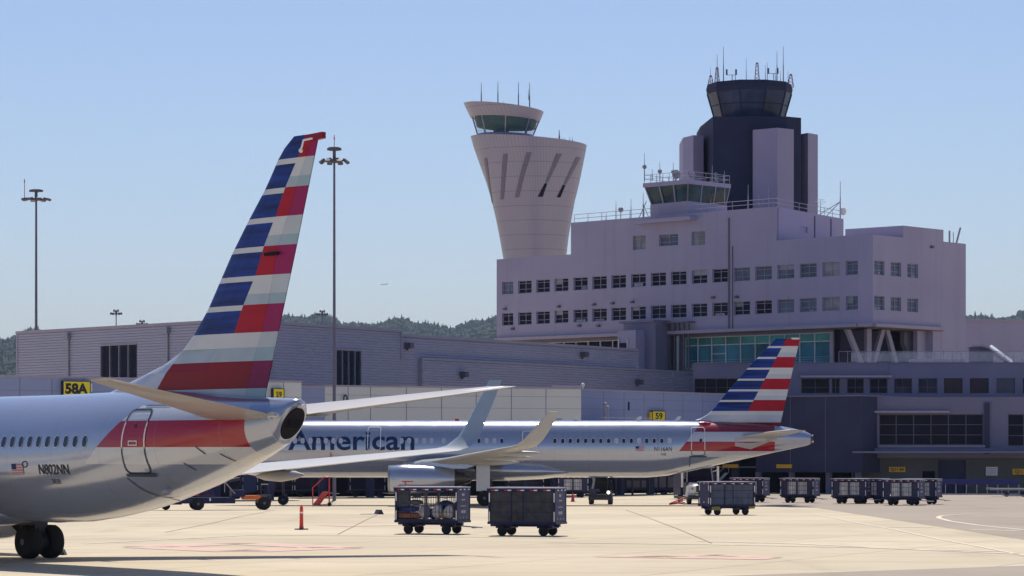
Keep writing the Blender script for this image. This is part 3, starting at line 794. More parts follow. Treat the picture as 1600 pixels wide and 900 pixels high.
# stair block standing out on the left
mb = MB(); s0, s1 = T.t(997), T.t(1047)
zs = T.z(1000, 498) 
T.box(mb, s0, s1, -1, 19.35, .0, 2.6); T.box(mb, s0 - .5, s1, 19.35, 19.6, .0, 2.9)
mb.build('stair_block', M['podium'], term, world=True)
mb = MB(); a, b = T.t(1002) , T.t(1030)
T.box(mb, a, b, 12.5, 18.4, 2.6, 4.2); mb.build('porch', M['stucco'], term, world=True)
mb = MB(); T.box(mb, a + .3, a + (b - a) * .55, 12.6, 16.9, 4.2, 4.26); p = mb.build('porch_window', M['glass_dark'], term, world=True)
mb = MB(); T.box(mb, a + .2, a + .32, 12.6, 17.4, 4.2, 4.34); T.box(mb, a + (b - a) * .55, a + (b - a) * .55 + .12, 12.6, 17.4, 4.2, 4.34); T.box(mb, a + .32, a + (b - a) * .55, 15.9, 16.0, 4.2, 4.33); mb.build('frame', M['frame_white'], p, world=True)
mb = MB()
for k in range(5): T.box(mb, s1 + .3 + k * .75, s1 + .42 + k * .75, 12.5, 19.5 - k * .1, .3, .5)
T.box(mb, s1 + .2, s1 + 4.2, 19.2, 19.35, .2, 1.4)
build_each(mb, 'pipe_rack', M['frame_dim'], term, world=True)
mb = MB(); T.box(mb, T.t(1058), T.t(1061), 13.5, 17.7, -.2, .1); mb.build('edge_post', M['frame_white'], term, world=True)
# rails, masts and small lights
def rail(W, t0, t1, z, h=1.1, o=-.4, par=term, step=2.4, m='trim', r=.035, name='roof_railing', mid=True):
    mb = MB(); n_ = max(1, round((t1 - t0) / step))
    for k in range(n_ + 1): t_ = t0 + (t1 - t0) * k / n_; mb.tube(W.pt(t_, z, o), W.pt(t_, z + h, o), r, n=5)
    for zz in ((z + h, z + h * .5) if mid else (z + h,)): mb.tube(W.pt(t0, zz, o), W.pt(t1, zz, o), r, n=5)
    return mb.build(name, M[m], par, world=True)
rail(T, tU0 + .2, tU1, ZU, 1.0); rail(UR, 0, UR.L, ZU, 1.0)
def mast(p, h, r=.05, par=term, name='antenna_mast', m='steel', top=None):
    mb = MB(); p = Vector(p); mb.tube(p, p + Vector((0, 0, h * .55)), r, r * .8, 6); mb.tube(p + Vector((0, 0, h * .55)), p + Vector((0, 0, h)), r * .6, r * .35, 6)
    if top: mb.ball(p + Vector((0, 0, h * top)), r * 4)
    return mb.build(name, M[m], par, world=True)
for u, h in ((955.5, 2.4), (979, 2.5), (998, 3.0), (1162, 2.9), (1179, 1.6), (1194, 2.5), (1103, 1.6), (940, 1.0)):
    mast(T.pt(T.t(u), ZU, -.8), h, .06 if h < 2.9 else .08)
mb = MB(); p = T.pt(T.t(963), ZU, -.8); mb.tube(p, p + Vector((0, 0, .9)), .05); mb.ball(p + Vector((0, 0, 1.2)), .34); mb.build('round_antenna', M['steel'], term, world=True)
mb = MB(); p = T.pt(T.t(998), ZU, -.8)
mb.tube(p + Vector((-.5, 0, 0)), p + Vector((.4, 0, 2.0)), .05); mb.tube(p + Vector((.7, 0, 0)), p + Vector((0, 0, 1.6)), .04); build_each(mb, 'tripod_brace', M['steel'], term, world=True)
p = UR.pt(UR.L - .3, ZU, -.3); mast(p, 4.6, .08)
mb = MB(); mb.tube(p + Vector((-3.2, 0, .1)), p + Vector((0, 0, 2.1)), .05); mb.tube(p + Vector((-1.9, 0, .1)), p + Vector((0, 0, 2.1)), .05); build_each(mb, 'mast_brace', M['steel'], term, world=True)
mb = MB(); mb.rev(p + Vector((.15, -.1, .9)), (1, -.5, .1), [(0, .48), (.35, .5), (.5, .3)], 14); mb.build('drum_antenna', M['offwhite'], term, world=True)
p = UR.pt(UR.t(1294), ZU, -1); mast(p, 2.1, .05)
mb = MB()
for z_, w_ in ((1.75, .7), (2.0, .5), (1.5, .4)): mb.tube(p + Vector((-w_, 0, z_)), p + Vector((w_, 0, z_)), .03)
mb.build('yagi_antenna', M['steel'], term, world=True)
q = [T, TR]
p = Vector(((1341 - 800) * 345 / F, 345, ZR)); mb = MB(); mb.rev(p + Vector((0, 0, .9)), (0, 0, 1), [(0, .45), (.9, .48), (1.0, .3)], 14); mb.tube(p, p + Vector((0, 0, .9)), .08)
mb.build('white_tank', M['offwhite'], term, world=True)
for u, h in ((1350, 2.1), (1370, 1.8), (1393, 1.1), (1346, 1.6)):
    mast(Vector(((u - 800) * 344 / F, 344, ZR)), h, .05)
RR = Wall.uv(1326, 342, 1378, 342); rail(RR, 0, RR.L, ZR, .9, 0)
for u, h, lean in ((1487, 1.45, 0), (1493, 1.3, 0), (1497.5, 1.9, .5)):
    mb = MB(); p = TR.pt(TR.t(u), TR.z(1490, 380), -.3); mb.tube(p, p + Vector((lean, 0, h)), .11 if u != 1493 else .05); mb.build('panel_antenna', M['frame_grey'], term, world=True)
for u, v in ((790, 483), (874, 479), (929, 476), (958, 474), (989, 472), (1115, 465), (1152, 464), (1455, 386), (802, 514), (906, 509), (936, 509)):
    W = T if u < 1341 else TR; mb = MB(); t_ = W.t(u); z = W.z(u, v); W.box(mb, t_ - .22, t_ + .22, z - .14, z + .14, 0, .3); mb.build('wall_light', M['lampbox'], term, world=True)
mb = MB(); a, b = T.t(1000), T.t(1088); T.box(mb, a, b, T.z(1040, 348), T.z(1040, 342), -.1, 1.1); mb.build('balcony_slab', M['stucco'], term, world=True)

# ------------------------------------------------------------ small ramp tower on the roof
rt = thing('ramp_tower', 'small square ramp control cab with sloping glass on the terminal roof', 'control tower', ((1075 - 800) * 346 / F, 346, ZU - .3))
def pxp(u, v, Y): return P(u, v, Y)
YC, YL, YRr = 344.5, 349.5, 350.5
zbase = ZU - .4
def corner3(uL, uC, uR, zL=None): return [((uL - 800) * YL / F, YL), ((uC - 800) * YC / F, YC), ((uR - 800) * YRr / F, YRr)]
def quad_from(uL, uC, uR):
    a, b, c = corner3(uL, uC, uR); d = (a[0] + c[0] - b[0], a[1] + c[1] - b[1]); return [a, b, c, d]
def ringz(q, z): return [Vector((x, y, z)) for x, y in q]
zg0 = CH + (HV - 314) * YC / F; zg1 = CH + (HV - 287) * YC / F; zr = CH + (HV - 280.3) * YC / F
mb = MB(); mb.frus(ringz(quad_from(1016, 1074, 1136), zbase), ringz(quad_from(1016, 1074, 1136), zg0)); mb.build('cab_base', M['stucco'], rt, world=True)
qa, qb = quad_from(1018, 1074, 1134), quad_from(1008, 1075, 1140)
mb = MB(); mb.frus(ringz(qa, zg0), ringz(qb, zg1)); gl = mb.build('cab_glass', M['glass_green'], rt, world=True)
mb = MB()
ra, rb = ringz(qa, zg0), ringz(qb, zg1)
for i in (0, 1):
    for k in range(0, 4):
        f_ = k / 3; a = ra[i].lerp(ra[i + 1], f_) + Vector((0, -.08, 0)); b = rb[i].lerp(rb[i + 1], f_) + Vector((0, -.08, 0)); mb.tube(a, b, .09, n=5)
build_each(mb, 'glass_bars', M['trim'], gl, world=True)
M['ramp_glass'] = mat('ramp_cab_glass', (0.03, 0.06, 0.07), 0.12, var=.7, scale=.4, spec=.25); gl.data.materials[0] = M['ramp_glass']
mb = MB(); mb.frus(ringz(quad_from(1004.5, 1075, 1142), zg1), ringz(quad_from(1004.5, 1075, 1142), zr)); mb.build('roof_slab', M['stucco'], rt, world=True)
q = quad_from(1007, 1075, 1140); mb = MB(); rr = ringz(q, zr)
for i in range(4):
    for zz in (.5, 1.0): mb.tube(rr[i] + Vector((0, 0, zz)), rr[(i + 1) % 4] + Vector((0, 0, zz)), .03, n=5)
    for k in range(7): p = rr[i].lerp(rr[(i + 1) % 4], k / 7); mb.tube(p, p + Vector((0, 0, 1.0)), .03, n=5)
mb.build('roof_railing', M['steel'], rt, world=True)
for u, h, dy in ((1007, 3.4, 2), (1019, 1.4, 2), (1031, 2.3, 2), (1052, 2.2, 2), (1062, 1.4, 2), (1113, 2.0, 3), (1132, 1.3, 3)):
    mast(Vector(((u - 800) * (YC + dy) / F, YC + dy, zr)), h, .07, rt, 'whip_antenna', top=.5 if h > 2 else None)
for u, r_, dz in ((1056, .55, .85), (1080, .48, .8), (1118, .2, .9)):
    mb = MB(); p = Vector(((u - 800) * (YC + 2.5) / F, YC + 2.5, zr)); mb.tube(p, p + Vector((0, 0, dz)), .1); mb.rev(p + Vector((0, .25, dz)), (.3, -1, .1), [(-.15, r_ * .5), (0, r_ * .9), (.2, r_), (.22, r_ * .85), (.1, .1)], 16)
    mb.build('dish_antenna', M['steel'], rt, world=True)
mast(T.pt(T.t(1115), ZU - .2, -2), 4.6, .06, rt, 'flag_pole')

# ------------------------------------------------------------ old control tower
ot = thing('control_tower', 'dark navy control tower with lavender slab panels and faceted glass cab', 'control tower', ((1176 - 800) * 365 / F, 365, ZU - .4))
OY = 372.0; ocx = (1175.5 - 800) * 365 / F
def z_at(v, Y): return CH + (HV - v) * Y / F
def ngon(c, r, n_, rot): return [(c[0] + r * math.cos(rot + 2 * math.pi * i / n_), c[1] + r * math.sin(rot + 2 * math.pi * i / n_)) for i in range(n_)]
oc = (ocx, OY)
z0 = ZU - .4; zt = z_at(187.5, 366)
S1 = 365 / F
body = [((1101 - 800) * S1, 373.5), ((1111.5 - 800) * S1, 362.2), ((1226 - 800) * S1, 362.2), ((1250 - 800) * S1, 363.6), ((1250 - 800) * S1, 379), ((1101 - 800) * S1, 381)]
mb = MB(); mb.prism([Vector((x, y, z0)) for x, y in body], (0, 0, zt - z0)); mb.build('shaft', M['tower_dark'], ot, world=True)
def slab(pts, ztop, label=None):
    mb = MB(); mb.prism([Vector((x, y, z0)) for x, y in pts], (0, 0, ztop - z0)); return mb.build('slab_panel', M['tower_lav'], ot, world=True)
slab([((1070 - 800) * S1, 369), ((1084 - 800) * S1, 366), ((1100.6 - 800) * S1, 366.6), ((1100.6 - 800) * S1, 377), ((1070 - 800) * S1, 377)], z_at(212.5, 367))
slab([((1172.7 - 800) * S1, 361), ((1207.5 - 800) * S1, 358.6), ((1235 - 800) * S1, 360.6), ((1235 - 800) * S1, 363.2), ((1172.7 - 800) * S1, 361.9)], z_at(201.5, 360))
slab([((1252.5 - 800) * S1, 366), ((1262 - 800) * S1, 364.6), ((1280 - 800) * S1, 366.6), ((1280 - 800) * S1, 377), ((1252.5 - 800) * S1, 377)], z_at(209.5, 366))
slab([((1092 - 800) * S1, 382), ((1240 - 800) * S1, 382), ((1240 - 800) * S1, 385), ((1092 - 800) * S1, 385)], z_at(212, 367))
cc = ((1175 - 800) * 366 / F, 370.0)
rt_, rb_ = 68.5 * 366 / F, 54.5 * 366 / F
zc0, zc1, zc2 = z_at(187, 366), z_at(141, 366), z_at(126, 366)
N8 = 10; rot = R(-90 + 18)
mk = lambda r, z: [Vector((x, y, z)) for x, y in ngon(cc, r, N8, rot)]
mb = MB(); mb.frus(mk(rb_ * .96, zc0 - .3), mk(rb_, zc0 + .35)); mb.build('cab_sill', M['tower_dark'], ot, world=True)
M['cab_glass'] = mat('cab_tinted_glass', (0.035, 0.05, 0.115), 0.1, var=.5, scale=.3, spec=.15)
mb = MB(); mb.frus(mk(rb_, zc0 + .35), mk(rt_ * .97, zc1)); gl = mb.build('cab_glass', M['cab_glass'], ot, world=True)
mb = MB(); a_, b_ = mk(rb_ + .03, zc0 + .35), mk(rt_ * .97 + .03, zc1)
for i in range(N8): mb.tube(a_[i], b_[i], .09, n=5)
for k in (.52,):
    r_ = [a_[i].lerp(b_[i], k) for i in range(N8)]
    for i in range(N8): mb.tube(r_[i], r_[(i + 1) % N8], .06, n=5)
build_each(mb, 'glass_bars', M['tower_dark'], gl, world=True)
mb = MB(); mb.frus(mk(rt_ * .975, zc1), mk(rt_ * 1.0, zc1 + .5)); mb.frus(mk(rt_, zc1 + .5), mk(rt_ * .97, zc2)); mb.build('cab_roof', M['tower_dark'], ot, world=True)
YA = 369.0; SA = YA / F
for u, vt, k in ((1113.5, 98, 0), (1124, 78, 1), (1134, 66, 1), (1149, 109, 0), (1166, 90, 0), (1196, 101, 0), (1199, 97, 0), (1214, 80, 1), (1228.5, 65, 1), (1236, 105, 0), (1224, 104, 0), (1212, 108, 0)):
    zt_ = z_at(vt, YA); yy = YA + (4 if abs(u - 1175) > 40 else 0)
    mast(Vector(((u - 800) * SA, yy, zc2 - .1)), zt_ - zc2 + .1, .07 if k else .045, ot, 'whip_antenna', 'pole')
for u, vt in ((1113, 114), (1123, 101), (1186, 94), (1239, 112)):
    mb = MB(); x = (u - 800) * SA; zt_ = z_at(vt, YA); w_ = .35; zz = zc2 - .1; i = 0
    cs = [Vector((x + a_ * w_, YA + 3 + b_ * w_, 0)) for a_, b_ in ((-1, -1), (1, -1), (1, 1), (-1, 1))]
    for c_ in cs: mb.tube(c_ + Vector((0, 0, zz)), Vector((x, YA + 3, zt_)) + (c_ - Vector((x, YA + 3, 0))) * .35, .05, n=4)
    while zz < zt_ - .5:
        f0 = 1 - .65 * (zz - zc2) / max(.1, zt_ - zc2); cs2 = [Vector((x, YA + 3, 0)) + (c_ - Vector((x, YA + 3, 0))) * f0 for c_ in cs]
        for j in range(4): mb.tube(cs2[j] + Vector((0, 0, zz)), cs2[(j + 1) % 4] + Vector((0, 0, zz + .5)), .035, n=4)
        zz += .5
    mb.ball(Vector((x, YA + 3, zt_)), .15)
    mb.build('lattice_mast', mat('red_white_lattice', (.36, .20, .24), .6, var=.6, scale=2) if 'lat' not in M else M['lat'], ot, world=True)
for u, vt in ((1144, 106), (1209, 104)):
    mb = MB(); x = (u - 800) * SA; zt_ = z_at(vt, YA); c_ = Vector((x, YA, zc2)); 
    mb.tube(c_, Vector((x, YA, zt_ - .9)), .05); mb.tube(Vector((x - .7, YA, zt_ - .9)), Vector((x + .5, YA, zt_ - .9)), .04); mb.tube(Vector((x - .7, YA, zt_ - .9)), Vector((x - .7, YA, zt_ - .2)), .12); mb.tube(Vector((x + .5, YA, zt_ - .9)), Vector((x + .5, YA, zt_ - .2)), .12)
    mb.build('forked_antenna', M['pole'], ot, world=True)

# ------------------------------------------------------------ new torch-shaped control tower
NY = 518.0; SN = NY / F
nt = thing('control_tower', 'tall torch shaped silver control tower with slanted window slots and glass cab', 'control tower', ((835 - 800) * SN, NY, -.6))
prof = [(440, 790, 875), (405, 786.5, 884.5), (370, 780.5, 888.5), (340, 774.5, 893.5), (315, 768.5, 898), (287, 760.5, 905), (258, 750, 911), (230, 740, 916.5)]
def nring(v, ul, ur, n_=48, tilt=0):
    cx = ((ul + ur) / 2 - 800) * SN; r = (ur - ul) / 2 * SN; z = z_at(v, NY)
    return [Vector((cx + r * math.cos(2 * math.pi * i / n_), NY + r * .85 * math.sin(2 * math.pi * i / n_), z - tilt * SN * math.cos(2 * math.pi * i / n_))) for i in range(n_)]
rings = [nring(900, 786, 878)] + [nring(*p_) for p_ in prof] + [nring(220.5, 735.5, 916.8, tilt=7)]
mb = MB(); mb.loft(rings); mb.build('tower_shaft', M['clad'], nt, world=True, smooth=40)
def shaft_pt(u, v, out=.06):
    pr = sorted(prof, key=lambda a: a[0])
    pr = [(205, 731, 917)] + pr
    for (va, la, ra_), (vb, lb, rb__) in zip(pr, pr[1:]):
        if va <= v <= vb:
            k = (v - va) / (vb - va); l = la + (lb - la) * k; r_ = ra_ + (rb__ - ra_) * k; break
    cx = ((l + r_) / 2 - 800) * SN; rad = (r_ - l) / 2 * SN + out; x = (u - 800) * SN
    s = max(-1, min(1, (x - cx) / rad)); y = NY - rad * .85 * math.sqrt(1 - s * s) - out * .3
    return Vector((x, y, z_at(v, NY)))
M['slot'] = mat('dim_slot_glass', (0.13, 0.11, 0.19), .35); 
def slot(pts, m):
    """pts: left/right edge rows from top to bottom"""
    mb = MB()
    for (v0, a0, b0), (v1, a1, b1) in zip(pts, pts[1:]):
        n_ = 5
        for k in range(n_):
            f0, f1 = k / n_, (k + 1) / n_; L = lambda a, b, f: a + (b - a) * f
            va, vb = L(v0, v1, f0), L(v0, v1, f1)
            mb.poly([shaft_pt(L(a0, a1, f0), va), shaft_pt(L(b0, b1, f0), va), shaft_pt(L(b0, b1, f1), vb), shaft_pt(L(a0, a1, f1), vb)])
    return mb.build('window_slot', m, nt, world=True)
c_ = lambda x, y: (x / 4.739 + 700, y / 4.739 + 230)
slot([(251, 756.6, 760.6), (270, 759, 763), (292, 763, 765.5), (318, 768.5, 769.5)], M['slot'])
slot([(247, 786, 793.2), (281, 783.3, 790), (315, 781.8, 786.5)], M['slot'])
slot([(245.5, 822, 830.5), (281, 811.5, 819), (313, 804, 811)], M['slot'])
slot([(246.5, 869, 877), (291, 851, 855.5)], M['slot']); slot([(292, 850.5, 854.5), (312.5, 839.5, 847.5)], M['glass_dark'])
slot([(249, 900.5, 907), (292, 880, 884)], M['slot']); slot([(293, 879, 883), (312.5, 869.5, 875)], M['glass_dark'])
def cring(v, ul, ur, tilt=0, n_=32):
    cx = ((ul + ur) / 2 - 800) * SN; r = (ur - ul) / 2 * SN; z = z_at(v, NY)
    return [Vector((cx + r * math.cos(2 * math.pi * i / n_), NY + r * math.sin(2 * math.pi * i / n_), z - tilt * SN * math.cos(2 * math.pi * i / n_))) for i in range(n_)]
mb = MB(); mb.loft([cring(222, 742, 838), cring(211, 745.5, 834, 1)]); mb.build('cab_plinth', M['clad'], nt, world=True, smooth=40)
# see-through cab: rear glass, dark ceiling, consoles, front glass
M['nt_glass'] = mat('clear_cab_glass', (0.16, 0.36, 0.36), 0.08, alpha=.24)
mb = MB(); mb.loft([cring(211, 746.5, 832.5, 1), cring(186, 738.5, 842, 3)], cap=False); gl = mb.build('cab_glass', M['nt_glass'], nt, world=True, smooth=40)
mb = MB(); a_, b_ = cring(211, 746, 833, 1), cring(186, 738, 842.5, 3)
for i in range(0, 32, 4): mb.tube(a_[i], b_[i], .13, n=5)
build_each(mb, 'glass_bars', M['clad'], gl, world=True)
mb = MB(); mb.loft([cring(200, 745, 836, 2), cring(187, 741, 839, 3)]); mb.build('cab_ceiling', M['tower_dark'], nt, world=True)
mb = MB(); mb.loft([cring(212, 771, 795, 1), cring(199, 771, 795, 2)]); mb.build('console_core', M['tower_dark'], nt, world=True)
mb = MB(); mb.loft([cring(186, 736.5, 842.5, 3.5), cring(187, 735, 843.5, 3.5), cring(168.5, 724.5, 849.5, 7)], cap=False)
mb.add([*cring(169.5, 726, 848, 7)], [list(range(32))]); mb.add([*cring(186, 736.5, 842.5, 3.5)], [list(range(32))[::-1]])
mb.build('crown', M['clad'], nt, world=True, smooth=40)
for u, vt, vb in ((752, 129, 161), (778, 127, 160), (810, 128, 164), (827.5, 129, 168), (787, 158, 162), (826, 140, 150)):
    mast(Vector(((u - 800) * SN, NY, z_at(vb + 6, NY))), (vb + 6 - vt) * SN, .12 if vb - vt > 20 else .07, nt, 'lightning_rod', 'pole')
for u, vt in ((873.5, 205), (869, 216), (878, 216.5), (882, 217.5), (890, 216), (894, 216.5)):
    mast(Vector(((u - 800) * SN, NY - 2, z_at(224, NY))), (224 - vt) * SN, .16 if u == 873.5 else .07, nt, 'beacon', 'pole')
# ------------------------------------------------------------ podium and ground floor on the right
pod = thing('pier_building', 'low violet grey pier building with dark windows, canopy and terrace below the terminal block', 'building', ((1400 - 800) * 295 / F, 298, gz(298)))
PU = Wall.uv(1083, 306, 1680, 304)
zt0 = PU.z(1450, 568)
lst = [(1085, 1205), (1252, 1296), (1300, 1312), (1323.6, 1349.5), (1359, 1386.6), (1397, 1425), (1435, 1464.5), (1475, 1504), (1515.5, 1545), (1557, 1586), (1598, 1640)]
mb = MB(); zo0, zo1 = PU.z(1450, 614.5), PU.z(1450, 591)
po = [(PU.t(a), PU.t(b), zo0, zo1) for a, b in lst]
PU.holes(mb, 0, PU.L, 9.0, zt0, po, .45)
PU.box(mb, 0, PU.L, zt0 - .02, zt0, -14, 0)
mb.build('upper_wall', M['podium'], pod, world=True)
gm = ['glass_dark', 'glass_dark', 'glass_dark', 'glass_dark', 'glass_dark', 'glass_mid', 'glass_mid', 'glass_red', 'glass_red', 'glass_mid2', 'glass_red']
M['glass_dim'] = mat('dim_interior_glass', (0.04, 0.036, 0.075), 0.15, var=.6, scale=.5, spec=.12)
for i, o in enumerate(po):
    gmn = {'glass_mid': 'glass_dim', 'glass_mid2': 'glass_mid'}.get(gm[i], gm[i])
    if gm[i] == 'glass_red':
        s_ = MB(); PU.box(s_, *o, -.42, -.3)
        k = o[0] + .15
        while k < o[1]: PU.box(s_, k, k + .07, o[2], o[3], -.3, -.25); k += .3
        s_.build('red_shutter', M['glass_red'], pod, world=True)
    else:
        window(PU, pod, *o, M['frame_dim'] if gm[i] != 'glass_green' else M['frame_white'], M[gmn], cols=(7 if i == 0 else 2), rows=(.62,) if gm[i] == 'glass_green' else (.4,), dep=.4, fw=.06)
mb = MB(); PU.box(mb, PU.t(1250), PU.t(1393), PU.z(1320, 590), PU.z(1320, 587), -.1, .9); mb.build('window_hood', M['trim'], pod, world=True)
mb = MB(); PU.box(mb, 0, PU.L, zt0, zt0 + .12, -.35, .1); PU.box(mb, PU.t(1388), PU.t(1388.6), zo1, zt0, 0, .05); mb.build('parapet_cap', M['podium'], pod, world=True)
rail_o = rail(PU, PU.t(1311), PU.L, zt0 + .12, 1.18, -.2, pod, 1.0 * .93, 'frame_grey', .03, 'terrace_railing', mid=False)
M['rail_glass'] = mat('pale_railing_glass', (0.45, 0.47, 0.55), .15, alpha=.32)
mb = MB(); PU.box(mb, PU.t(1330), PU.L, zt0 + .2, zt0 + 1.2, -.2, -.18); mb.build('glass_panel', M['rail_glass'], pod, world=True)
# things on the terrace
mb = MB(); PU.box(mb, PU.t(1425), PU.t(1512), zt0 + .1, zt0 + .55, -3.5, -2.5); mb.build('roof_curb', M['trim'], pod, world=True)
sk = thing('terrace_skylight', 'curved metal skylight hood with a sunlit rib on the terrace', 'skylight', PU.pt(PU.t(1550), zt0, -4))
mb = MB(); pr = [(1521, 538), (1540, 537.6), (1549, 541), (1560, 549), (1572, 558), (1583, 566)]
rg = []
for u, v in pr: rg.append([PU.pt(PU.t(u), PU.z(u, v) + .05, -2.2), PU.pt(PU.t(u), PU.z(u, v) + .05, -5), PU.pt(PU.t(u), PU.z(u, v) - .15, -5), PU.pt(PU.t(u), PU.z(u, v) - .15, -2.2)])
mb.loft(rg); mb.build('curved_hood', M['trim'], sk, world=True)
mb = MB()
rg = []
for u, v in pr[2:]: rg.append([PU.pt(PU.t(u), PU.z(u, v) + .08, -1.7), PU.pt(PU.t(u + 6), PU.z(u, v) + .3, -3.4), PU.pt(PU.t(u + 6), PU.z(u, v), -3.4), PU.pt(PU.t(u), PU.z(u, v) - .12, -1.7)])
mb.loft(rg); mb.build('rib', M['white'], sk, world=True)
mb = MB(); PU.box(mb, PU.t(1521), PU.t(1560), zt0, PU.z(1530, 539), -4.8, -4.4); mb.build('hood_side', M['podium'], sk, world=True)
# link building behind on the far right
lk = thing('rear_wing_building', 'plain lavender grey rear wing at the right edge behind the terrace', 'building', ((1560 - 800) * 345 / F, 345, gz(345)))
LW = Wall.uv(1507, 341, 1720, 346)
mb = MB(); LW.box(mb, 0, LW.L, -1, LW.z(1560, 502.5), -12, 0); mb.build('wall', M['stucco'], lk, world=True)
mb = MB(); LW.box(mb, -.1, LW.L, LW.z(1560, 502.5), LW.z(1560, 502.5) + .25, -12, .15); mb.build('parapet_cap', M['trim'], lk, world=True)
# lower front volume
PL = Wall.uv(1347, 290.5, 1680, 289)
zl = 9.35
big = [(PL.t(1373.5), PL.t(1537), PL.z(1450, 695.5), PL.z(1450, 647)), (PL.t(1575), PL.t(1650), PL.z(1600, 697), PL.z(1600, 647))]
mb = MB(); PL.holes(mb, 0, PL.L, 3.2, zl, big, .5)
PL.box(mb, 0, PL.L, zl - .02, zl, -15, 0); PL.box(mb, -.01, 0, 3.2, zl, -14, 0)
mb.build('front_wall', M['podium'], pod, world=True)
for o, c in zip(big, (6, 3)): window(PL, pod, *o, M['frame_dim'], M['glass_dark'], cols=c, rows=(.33, .66), dep=.42, fw=.09, name='large_window')
mb = MB(); PL.box(mb, 0, PL.t(1483), PL.z(1400, 645), PL.z(1400, 642), 0, .5); PL.box(mb, PL.t(1372), PL.t(1539), PL.z(1450, 699), PL.z(1450, 696), 0, .3); mb.build('window_ledge', M['trim'], pod, world=True)
mb = MB(); PL.box(mb, PL.t(1538), PL.t(1546), 3.6, zl - .6, -.0, .25); mb.build('pilaster', M['podium_dark'], pod, world=True)
mb = MB(); PL.box(mb, PL.t(1330), PL.L, PL.z(1450, 708), PL.z(1450, 705), -1, 3.0); PL.box(mb, PL.t(1347), PL.L, PL.z(1450, 705), PL.z(1450, 700), -1, .5); mb.build('canopy', M['podium'], pod, world=True)
GF = PL.off(-.6)
mb = MB(); gops = [(GF.t(1441.5), GF.t(1461), -1, GF.z(1450, 736)), (GF.t(1466), GF.t(1509), -1, GF.z(1480, 719))]
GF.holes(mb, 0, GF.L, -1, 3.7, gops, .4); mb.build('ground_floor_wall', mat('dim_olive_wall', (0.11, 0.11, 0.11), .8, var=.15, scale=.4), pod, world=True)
mb = MB(); GF.box(mb, *gops[1][:2], -1, gops[1][3], -.35, -.25); 
mb.build('roller_door', M['podium_dark'], pod, world=True)
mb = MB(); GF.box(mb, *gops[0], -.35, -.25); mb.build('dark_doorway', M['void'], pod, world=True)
mb = MB(); GF.box(mb, GF.t(1331), GF.t(1345), -1, GF.z(1340, 733), .0, .1); d_ = mb.build('side_door', M['podium_dark'], pod, world=True)
mb = MB()
for a, b in ((1331, 1332), (1344, 1345)): GF.box(mb, GF.t(a), GF.t(b), -.6, GF.z(1340, 732), .1, .2)
GF.box(mb, GF.t(1331), GF.t(1345), GF.z(1340, 733), GF.z(1340, 731.5), .1, .2); mb.build('door_frame', M['frame_grey'], d_, world=True)
# dark block on the left with open undercroft
PD = Wall.uv(1181, 294, 1347, 287.5)
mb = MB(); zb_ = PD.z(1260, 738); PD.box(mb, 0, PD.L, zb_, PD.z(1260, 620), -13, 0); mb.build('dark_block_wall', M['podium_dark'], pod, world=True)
mb = MB(); PD.box(mb, 0, PD.L, PD.z(1260, 620), PD.z(1260, 618), -13, .12)
for t_ in (PD.L * .33, PD.L * .66): PD.box(mb, t_ - .02, t_ + .02, zb_, PD.z(1260, 620), 0, .015)
mb.build('block_coping', M['podium'], pod, world=True)
UB = Wall.uv(1040, 303, 1360, 297)
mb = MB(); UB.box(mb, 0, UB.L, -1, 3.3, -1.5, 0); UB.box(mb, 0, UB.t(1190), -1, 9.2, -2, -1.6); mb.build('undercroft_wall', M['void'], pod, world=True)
mb = MB()
for u in (1107, 1180, 1232, 1290, 1336): PD.box(mb, PD.t(u) - .25, PD.t(u) + .25, -1, zb_ + .01, -1.0, -.5)
PD.box(mb, PD.t(1107), PD.t(1330), PD.z(1200, 731), PD.z(1200, 729), -1.2, -.9)
build_each(mb, 'undercroft_post', M['podium'], pod, world=True)
def wall_sign(W, u0, u1, v0, v1, m, body, label, o=.0, group='ochre door signs on the ground floor', bold=.02):
    um = (u0 + u1) / 2; t0, t1, z0, z1 = W.t(u0), W.t(u1), W.z(um, v1), W.z(um, v0)
    r = thing('door_sign', label, 'sign', W.pt((t0 + t1) / 2, z0, o), group=group)
    mb = MB(); W.box(mb, t0, t1, z0, z1, o, o + .1); mb.build('sign_face', m, r, world=True)
    if body: text_wall(body, W, t0 + (t1 - t0) * .12, t1 - (t1 - t0) * .1, z0 + (z1 - z0) * .22, z1 - (z1 - z0) * .18, o + .11, 'lettering', M['ink'], r, bold)
    return r
wall_sign(GF, 1389, 1414.5, 729.5, 737.5, M['ochre'], 'Q11 B4', 'small ochre sign with dark characters left of the dark doorway')
wall_sign(GF, 1582, 1612, 732.5, 741.5, M['ochre'], 'Q11 C4', 'ochre sign with dark characters at the right edge of the picture')
r = wall_sign(GF, 1540.5, 1558.5, 729.5, 743, M['white'], None, 'pale grey notice board on the dark ground floor wall', group='notices')
mb = MB()
for k in range(4): GF.box(mb, GF.t(1542), GF.t(1557), GF.z(1550, 732.5 + k * 2.8), GF.z(1550, 731.7 + k * 2.8), .1, .112)
mb.build('printed_line', M['frame_grey'], r, world=True)
wall_sign(PD, 1130, 1154, 725.5, 731, M['ochre'], None, 'ochre sign strip under the dark overhang, left one', .05, 'ochre strips under the overhang')
wall_sign(PD, 1214, 1238, 725.5, 731.5, M['ochre'], None, 'ochre sign strip under the dark overhang, right one above the cart', .05, 'ochre strips under the overhang')
bar = thing('blue_barrier', 'long dark blue barrier with open legs along the ground floor wall', 'barrier', G(1525, 774))
BW_ = Wall.uv(1461, 281, 1592, 280)
mb = MB(); BW_.box(mb, 0, BW_.L, BW_.z(1520, 757), BW_.z(1520, 748.5), -.1, 0); mb.build('beam', mat('dark_blue_barrier', (0.008, 0.012, 0.13), .5), bar, world=True)
mb = MB()
